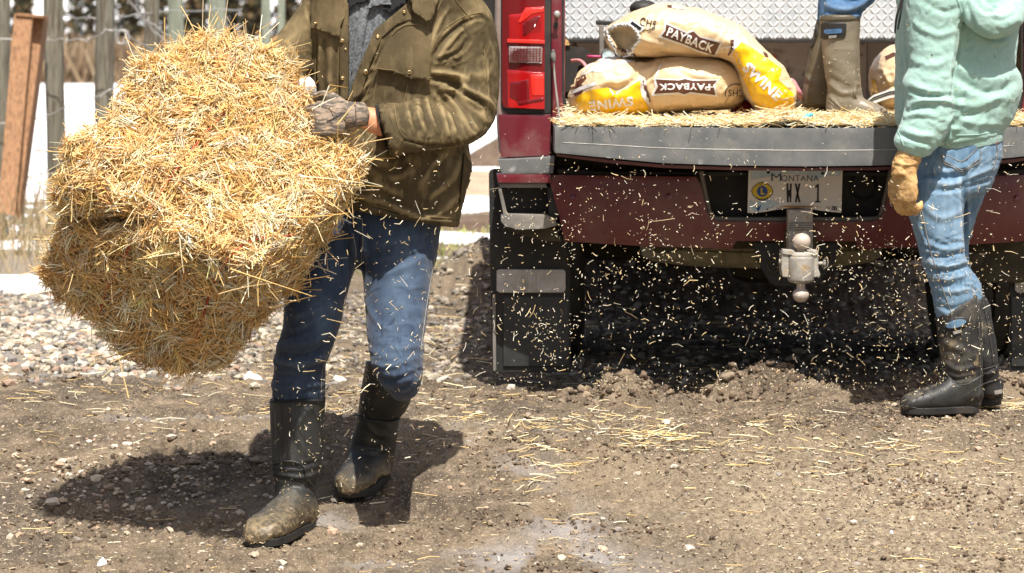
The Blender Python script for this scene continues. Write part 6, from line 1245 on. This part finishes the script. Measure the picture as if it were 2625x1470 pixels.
fin('drawstring', *tube([tuple(P(*q)) for q in ((2312, -10, YW - .17), (2306, 20, YW - .18), (2298, 46, YW - .18), (2294, 84, YW - .17))], [.004, .004, .004, .003], 6, 1, 4), M_blackcloth, hd); fin('drawstring', *tube([tuple(P(*q)) for q in ((2316, -10, YW - .17), (2310, 30, YW - .19), (2304, 60, YW - .18), (2302, 74, YW - .18))], [.003] * 4, 6, 1, 4), M_blackcloth, hd)
# gloved hand hanging
hand('work_glove', P(2320, 434, YW - .20), (-.05, -.05, -1), (-.55, .8, 0), (.8, .55, -.1), M_glove, wom, curl=(.35, .75, .8), size=.98, thumb=.4, glove=.28, spread=.05)
V, F = ribs([(2304, 384, 2364, 396, YW - .19, .036), (2294, 402, 2360, 412, YW - .19, .040), (2288, 424, 2352, 430, YW - .195, .038), (2284, 450, 2346, 452, YW - .20, .034)], 28, 5, 2.2, .1); V, F = remesh([(V, F)], .004, 2)
V, h = folds(V, F, [([(2300, 405), (2330, 412), (2352, 408)], -4, 4), ([(2296, 418), (2325, 424), (2350, 420)], 4, 4)], wr(.003, (30, 30, 60), .0008, 3, gate=-.1)); fin('glove_cuff', V, F, M_glove, wom)
V, F = remesh([ribs([(2345, 352, 2568, 330, YW, .122), (2338, 420, 2566, 400, YW, .128), (2330, 470, 2548, 450, YW, .124), (2327, 510, 2536, 485, YW, .112)], 48, 6, 2.4, .3),
    ribs([(2330, 470, 2480, 450, YW - .05, .09), (2327, 535, 2475, 505, YW - .06, .088), (2339, 580, 2471, 575, YW - .065, .082), (2356, 641, 2473, 636, YW - .07, .074), (2366, 683, 2480, 684, YW - .07, .070), (2382, 724, 2492, 716, YW - .07, .068), (2393, 772, 2498, 766, YW - .07, .064), (2404, 830, 2494, 815, YW - .07, .056)], 36, 6, 2.2, .2),
    ribs([(2440, 440, 2552, 425, YW + .06, .09), (2432, 500, 2528, 490, YW + .07, .085), (2426, 550, 2504, 548, YW + .08, .075), (2424, 620, 2482, 620, YW + .08, .066), (2430, 683, 2486, 683, YW + .08, .062), (2444, 730, 2513, 729, YW + .08, .062), (2455, 790, 2520, 790, YW + .08, .056)], 32, 6, 2.2, .2)], .005, 3)
S = [([(2473, 440), (2470, 500), (2474, 600), (2476, 660)], -10, 6), ([(2395, 432), (2430, 440), (2476, 424)], 6, 6), ([(2380, 452), (2430, 456), (2474, 446)], -6, 5), ([(2378, 466), (2430, 474), (2474, 462)], 6, 6), ([(2370, 486), (2420, 490), (2470, 482)], -5, 5), ([(2474, 420), (2510, 380), (2545, 350)], -6, 5), ([(2484, 455), (2520, 440), (2548, 430)], 5, 6), ([(2480, 480), (2512, 470), (2535, 462)], -5, 5),
     ([(2362, 520), (2410, 560), (2468, 540)], 4, 9), ([(2372, 620), (2420, 640), (2474, 630)], 6, 6), ([(2365, 650), (2420, 660), (2478, 645)], -7, 5), ([(2370, 670), (2430, 682), (2480, 665)], 7, 6), ([(2372, 692), (2425, 694), (2480, 684)], -6, 5), ([(2380, 706), (2430, 716), (2485, 700)], 5, 6), ([(2392, 740), (2440, 748), (2492, 735)], 4, 7), ([(2480, 640), (2500, 690)], 4, 5), ([(2398, 780), (2440, 792), (2490, 778)], -4, 6), ([(2345, 560), (2380, 640), (2400, 720)], 3, 5)]
S += creases(34, 2350, 2490, 600, 740, 2, 25, (16, 60), (1, 3), (2.2, 4), 35) + creases(26, 2340, 2540, 400, 560, -8, 30, (16, 60), (.8, 2), (2.2, 4), 36)
V, h = folds(V, F, S, wr(.0024, (13, 13, 24), .0005, 61, gate=.0)); Q = topx(V); fade = np.zeros(len(V))
for cx, cy, rx, ry, a_ in ((2430, 540, 40, 70, .45), (2520, 430, 30, 40, .35), (2420, 420, 50, 20, .3), (2440, 770, 30, 40, .25), (2345, 600, 12, 60, .3), (2362, 670, 10, 8, .9)): fade = np.maximum(fade, a_ * np.exp(-((Q[:, 0] - cx) / rx) ** 2 - ((Q[:, 1] - cy) / ry) ** 2))
wj = fin('jeans', V, F, M_jean2, wom, attrs={'fade': np.clip(fade * (.7 + .6 * vn(V * np.array([80, 80, 14]))), 0, 1), 'wear': wearmap(h, .006, 3, V) * .5}); wb = bvh_of(V, F); WB = dict(bvh=wb, parent=wj)
poly_decal('back_pocket', [(2414, 392), (2514, 362), (2512, 410), (2484, 430), (2466, 440), (2440, 428), (2412, 412)], m=M_jean2, off=.002, sol=.0015, **WB)
for pts in ([(2414, 392), (2412, 412), (2440, 428), (2466, 440), (2490, 428), (2512, 410), (2514, 364)], [(2418, 396), (2417, 410), (2442, 424), (2466, 435), (2488, 424), (2508, 408)], [(2345, 450), (2356, 500), (2368, 560), (2385, 640), (2410, 720), (2432, 780), (2442, 815)], [(2548, 355), (2556, 390), (2545, 430)], [(2424, 386), (2500, 366), (2566, 352)], [(2420, 398), (2440, 404), (2462, 414), (2480, 404), (2508, 376)]): seam('seam', pts, wb, M_thread2, wj, .0013, .0022)
poly_decal('red_tab', [(2549, 354), (2556, 353), (2560, 366), (2553, 368)], m=M_lampred, off=.004, **WB)
bo, V, bv = make_boot([(2398, 815, 2502, 752, YW - .07, .066), (2402, 850, 2513, 795, YW - .07, .066), (2411, 922, 2518, 872, YW - .07, .064), (2414, 958, 2519, 940, YW - .07, .060), (2416, 990, 2519, 990, YW - .07, .054), (2420, 1020, 2522, 1020, YW - .07, .05)], P(2500, 1052, YW - .06), P(2318, 1056, YW - .13), M_neo, wom,
    [([(2420, 930), (2460, 950), (2510, 935)], 4, 6), ([(2420, 880), (2470, 900)], 4, 8), ([(2420, 960), (2450, 975), (2500, 965)], -4, 5)], (.035, .5), seed=7, wid=.050, hgt=.95)
BB = dict(bvh=bv, parent=bo)
t_ = np.linspace(0, 2 * math.pi, 20, endpoint=False)
def oval(cx, cy, rx, ry, ang): a_ = math.radians(ang); return [(cx + rx * math.cos(q) * math.cos(a_) - ry * math.sin(q) * math.sin(a_), cy + rx * math.cos(q) * math.sin(a_) + ry * math.sin(q) * math.cos(a_)) for q in t_]
poly_decal('handle_rim', oval(2450, 829, 32, 15, -14), m=M_rub, off=.004, sol=.002, **BB); poly_decal('handle_opening', oval(2451, 830, 26, 10, -14), m=M_jean2, off=.0055, **BB)
poly_decal('boot_tag', [(2443, 850), (2464, 845), (2466, 852), (2446, 858)], m=M_steel, off=.004, **BB)
poly_decal('foot_overlay', [(2330, 1034), (2360, 1014), (2400, 992), (2412, 970), (2418, 950), (2440, 975), (2452, 988), (2480, 984), (2516, 962), (2520, 1010), (2522, 1042), (2440, 1050), (2330, 1052)], m=M_rub, off=.003, sol=.002, **BB)
for pts in ([(2418, 948), (2436, 968), (2452, 986), (2485, 982), (2518, 962)], [(2460, 1020), (2490, 1002), (2520, 984)], [(2503, 760), (2508, 850), (2512, 960), (2506, 1030)], [(2398, 822), (2450, 790), (2500, 760)], [(2312, 1040), (2380, 1048), (2450, 1044), (2526, 1032)]): seam('boot_seam', pts, bv, M_seamgrey, bo, .0013, .0025)
bm_ = np.zeros(len(V)); Q = topx(V)
for cx, cy, rx, ry in ((2425, 900, 18, 22), (2440, 880, 12, 10), (2500, 930, 8, 30)): bm_ = np.maximum(bm_, np.exp(-((Q[:, 0] - cx) / rx) ** 2 - ((Q[:, 1] - cy) / ry) ** 2) * sst(-.2, .3, fbm(V * 60, 3, 3)))
bo.data.attributes['mud'].data.foreach_set('value', np.maximum(bm_ * .6, mudmap(V, .03, .06, 7, .35)).astype(np.float32))
bo, V, bv = make_boot([(2455, 790, 2518, 755, YW + .08, .062), (2465, 800, 2534, 775, YW + .08, .062), (2478, 870, 2551, 868, YW + .08, .060), (2490, 935, 2558, 935, YW + .08, .054), (2498, 985, 2565, 985, YW + .09, .05), (2505, 1010, 2572, 1010, YW + .09, .046)], P(2556, 1034, YW + .09), P(2440, 1022, YW + .22), M_neo, wom,
    [([(2500, 950), (2530, 960), (2558, 945)], 4, 5)], (.03, .4), seed=9, wid=.045, hgt=.95)
poly_decal('heel_tag', [(2548, 1002), (2572, 998), (2574, 1008), (2550, 1012)], m=M_trimgrey, bvh=bv, parent=bo, off=.003)
for pts in ([(2518, 770), (2536, 860), (2545, 930)], [(2510, 950), (2558, 935)], [(2518, 985), (2563, 970)], [(2530, 1030), (2576, 1018)]): seam('boot_seam', pts, bv, M_seamgrey, bo, .0013, .0025)

# ---- the person standing in the truck bed
YP = 8.86
per = thing('person', (1.02, YP, .89), 'person standing in the truck bed, only blue jeans and tall mud-brown rubber boots in view', 'person')
fin('sweater', *ribs([(2190, -960, 2270, -960, YP + .1, .06), (2110, -900, 2350, -900, YP + .1, .12), (2100, -800, 2360, -800, YP + .1, .15), (2120, -620, 2340, -620, YP + .1, .14), (2125, -480, 2335, -480, YP + .1, .14)], 36, 5, 2.3), M_jean1 if 0 else M_blackcloth, per)
for s in (-1, 1):
    x = 2230 + s * 125; fin('sleeve', *ribs([(x - 35, -890, x + 35, -880, YP + .1, .05), (x - 36 + s * 20, -760, x + 36 + s * 20, -760, YP + .1, .05), (x - 32, -640, x + 32, -630, YP, .045), (x - 26 - s * 20, -560, x + 26 - s * 20, -540, YP - .1, .04)], 24, 5), M_blackcloth, per)
    hand('bare_hand', P(x - s * 24, -535, YP - .12), (-s * .3, -.3, -.9), (-s, 0, .1), (0, 1, 0), M_skin, per, curl=(.4, .4, .4))
head(per, 2230, -1075, YP + .08, 68, 100, face=(.3, -.95))
V, F = remesh([ribs([(2120, -500, 2340, -500, YP + .1, .13), (2115, -420, 2345, -420, YP + .1, .135), (2120, -350, 2340, -350, YP + .08, .12)], 36, 5, 2.4),
    ribs([(2200, -380, 2340, -360, YP + .06, .10), (2186, -240, 2312, -220, YP + .02, .088), (2160, -120, 2282, -90, YP - .02, .076), (2128, -30, 2246, -6, YP - .03, .070), (2116, 12, 2216, 24, YP - .04, .062), (2112, 44, 2204, 46, YP - .04, .056), (2112, 70, 2190, 74, YP - .04, .05)], 32, 6, 2.2, .1),
    ribs([(2118, -380, 2240, -360, YP + .12, .10), (2112, -240, 2224, -230, YP + .12, .088), (2104, -120, 2190, -110, YP + .10, .074), (2098, -10, 2165, -10, YP + .10, .062), (2096, 60, 2150, 60, YP + .10, .05)], 32, 6, 2.2, .1)], .006, 3)
V, h = folds(V, F, [([(2120, 14), (2160, 24), (2215, 14)], 6, 6), ([(2118, 30), (2160, 38), (2208, 30)], -6, 4), ([(2200, 24), (2225, 10), (2246, -6)], -6, 4), ([(2130, -6), (2180, 4), (2230, -12)], -5, 5)], wr(.004, (12, 12, 24), .0006, 71, gate=-.1)); fin('jeans', V, F, M_jean3, per, attrs={'wear': wearmap(h, .006, 3, V) * .4})
bo, V, bv = make_boot([(2100, 42, 2206, 40, YP - .04, .062), (2102, 70, 2205, 70, YP - .04, .061), (2106, 110, 2203, 116, YP - .04, .058), (2112, 175, 2204, 176, YP - .04, .054), (2121, 225, 2208, 226, YP - .04, .050), (2118, 256, 2214, 262, YP - .04, .048), (2116, 280, 2212, 284, YP - .04, .044)], P(2130, 317, YP - .04), P(2272, 318, YP - .06), M_tanboot, per,
    [([(2125, 215), (2160, 240), (2200, 235)], 4, 6), ([(2195, 215), (2190, 240), (2200, 255)], 5, 5), ([(2128, 250), (2150, 275), (2158, 308)], 3, 4), ([(2130, 200), (2170, 222)], -3, 7)], (.022, .8), seed=13, wid=.046, hgt=1.0)
pd = dict(bvh=bv, parent=bo)
poly_decal('boot_band', [(2102, 40), (2206, 38), (2206, 50), (2102, 54)], m=M_brownboot, off=.003, sol=.001, **pd); poly_decal('handle_rim', [(2106, 62), (2114, 58), (2166, 59), (2170, 64), (2168, 90), (2162, 95), (2114, 102), (2105, 98)], m=M_blackp, off=.004, sol=.002, **pd)
poly_decal('handle_opening', [(2114, 78), (2120, 75), (2156, 74), (2159, 80), (2156, 85), (2120, 88), (2114, 84)], m=M_jean3, off=.006, **pd); poly_decal('boot_tag', [(2125, 92), (2144, 90), (2145, 97), (2126, 99)], m=M_steel, off=.006, **pd)
for pts in ([(2124, 258), (2146, 280), (2154, 308)], [(2140, 262), (2162, 285), (2170, 306)], [(2190, 212), (2188, 232), (2196, 252)], [(2112, 300), (2180, 308), (2280, 304)]): seam('boot_seam', pts, bv, M_tanboot, bo, .0016, .001)
bo, V, bv = make_boot([(2094, 50, 2160, 52, YP + .12, .058), (2078, 118, 2150, 120, YP + .12, .054), (2064, 190, 2146, 190, YP + .12, .050), (2055, 240, 2140, 245, YP + .12, .046), (2056, 270, 2138, 272, YP + .12, .044)], P(2128, 310, YP + .14), P(2050, 306, YP + .30), M_brownboot, per, [([(2060, 190), (2090, 220)], 4, 7)], (.02, .4), seed=15, wid=.045)
poly_decal('handle_rim', [(2086, 62), (2098, 56), (2096, 90), (2084, 122), (2078, 124), (2082, 90)], m=M_blackp, bvh=bv, parent=bo, off=.004, sol=.002)
# straw in front of that boot
sx = bed_straw(260, .93, 1.18, 8.66, 8.80, .893, lambda x, y: .035 + 0 * x, name='x'); tag(fin('boot_straw', sx[0], sx[1], M_straw, cols=sx[2]), kind='stuff')

# bits of straw and chaff clinging to clothes and boots
def clinging(par, n, lr=(.003, .012), rr=(.0007, .0014), zmax=None, yfront=True):
    objs = [o for o in par.children_recursive if o.type == 'MESH' and o.name.split('.')[0] in ('jeans', 'boot', 'hooded_sweatshirt', 'jacket', 'work')]; Ps = []; Ns = []
    for o in objs:
        me = o.data; k = len(me.vertices); co = np.empty(k * 3, np.float32); me.vertices.foreach_get('co', co); no = np.empty(k * 3, np.float32); me.vertices.foreach_get('normal', no); off = np.array(wloc(o)); Ps.append(co.reshape(-1, 3) + off); Ns.append(no.reshape(-1, 3))
    P_ = np.vstack(Ps); N_ = np.vstack(Ns); wt = (N_[:, 1] < .1) * np.exp(-(P_[:, 2] - par.location.z) / .5) * np.clip(.4 + fbm(P_ * 9, 2, 3) * 1.5, .02, 1); i = rs.choice(len(P_), n, p=wt / wt.sum()); P_ = P_[i]; N_ = N_[i]
    D = rs.normal(size=(n, 3)); D -= N_ * (D * N_).sum(1, keepdims=True) * .85; V, F, c = straw_geo(P_ + N_ * .0012, D, rs.uniform(*lr, n), rs.uniform(*rr, n), rs.normal(0, .08, n), straw_cols(n, [(.84, .70, .44), (.9, .8, .6), (.75, .55, .28)]), flat=.5)
    tag(fin('clinging_straw', V, F, M_straw, par, cols=c), kind='stuff')
clinging(man, 420); clinging(wom, 420); clinging(per, 120)
# ------------------------------------------------------------------ chaff in the air
def chaff(n, box_, f, lr, rr, name, pal=[(.84, .74, .55), (.88, .80, .64), (.78, .62, .36), (.72, .53, .25)]):
    px = rs.uniform(box_[0], box_[1], n); py = rs.uniform(box_[2], box_[3], n); Yq = rs.uniform(box_[4], box_[5], n); k = rs.rand(n) < f(px, py); px, py, Yq = px[k], py[k], Yq[k]
    s = Yq / FPX; p_ = np.stack([(px - HX) * s, Yq, CAMZ - (py - HY) * s], -1); ok = p_[:, 2] > gz(p_[:, 0], p_[:, 1]) + .01; p_ = p_[ok]; m_ = len(p_)
    V, F, c = straw_geo(p_, rs.normal(size=(m_, 3)), rs.gamma(1.3, 1., m_) / 1.3 * (lr[1] - lr[0]) + lr[0], rs.uniform(*rr, m_), rs.normal(0, .12, m_), straw_cols(m_, pal), flat=.5); return tag(fin(name, V, F, M_straw, cols=c), kind='stuff')
fx = lambda x, y: np.clip(.10 + sst(1180, 1420, x) * sst(430, 760, y) * (.62 + .3 * np.sin(x * .009)), 0, 1) * np.clip(.55 + 1.5 * fbm(np.stack([x / 120, y / 70, 0 * x], -1), 3, 3), .06, 1.6)
chaff(8200, (1180, 2640, 400, 1000, 7.9, 8.40), fx, (.0022, .0058), (.0012, .0022), 'airborne_chaff')
chaff(1500, (1000, 2640, 330, 1020, 7.9, 8.4), lambda x, y: .45 + 0 * x, (.002, .005), (.0006, .0012), 'fine_chaff')
chaff(420, (1180, 2600, 420, 960, 7.8, 8.40), lambda x, y: .5 + 0 * x, (.012, .024), (.0009, .0018), 'airborne_straw')
chaff(330, (740, 1240, 380, 1180, 7.0, 7.14), lambda x, y: .75 + 0 * x, (.003, .008), (.0008, .0016), 'falling_chaff')
chaff(60, (780, 1120, 520, 1130, 7.0, 7.14), lambda x, y: .8 + 0 * x, (.012, .028), (.001, .0018), 'falling_straw')
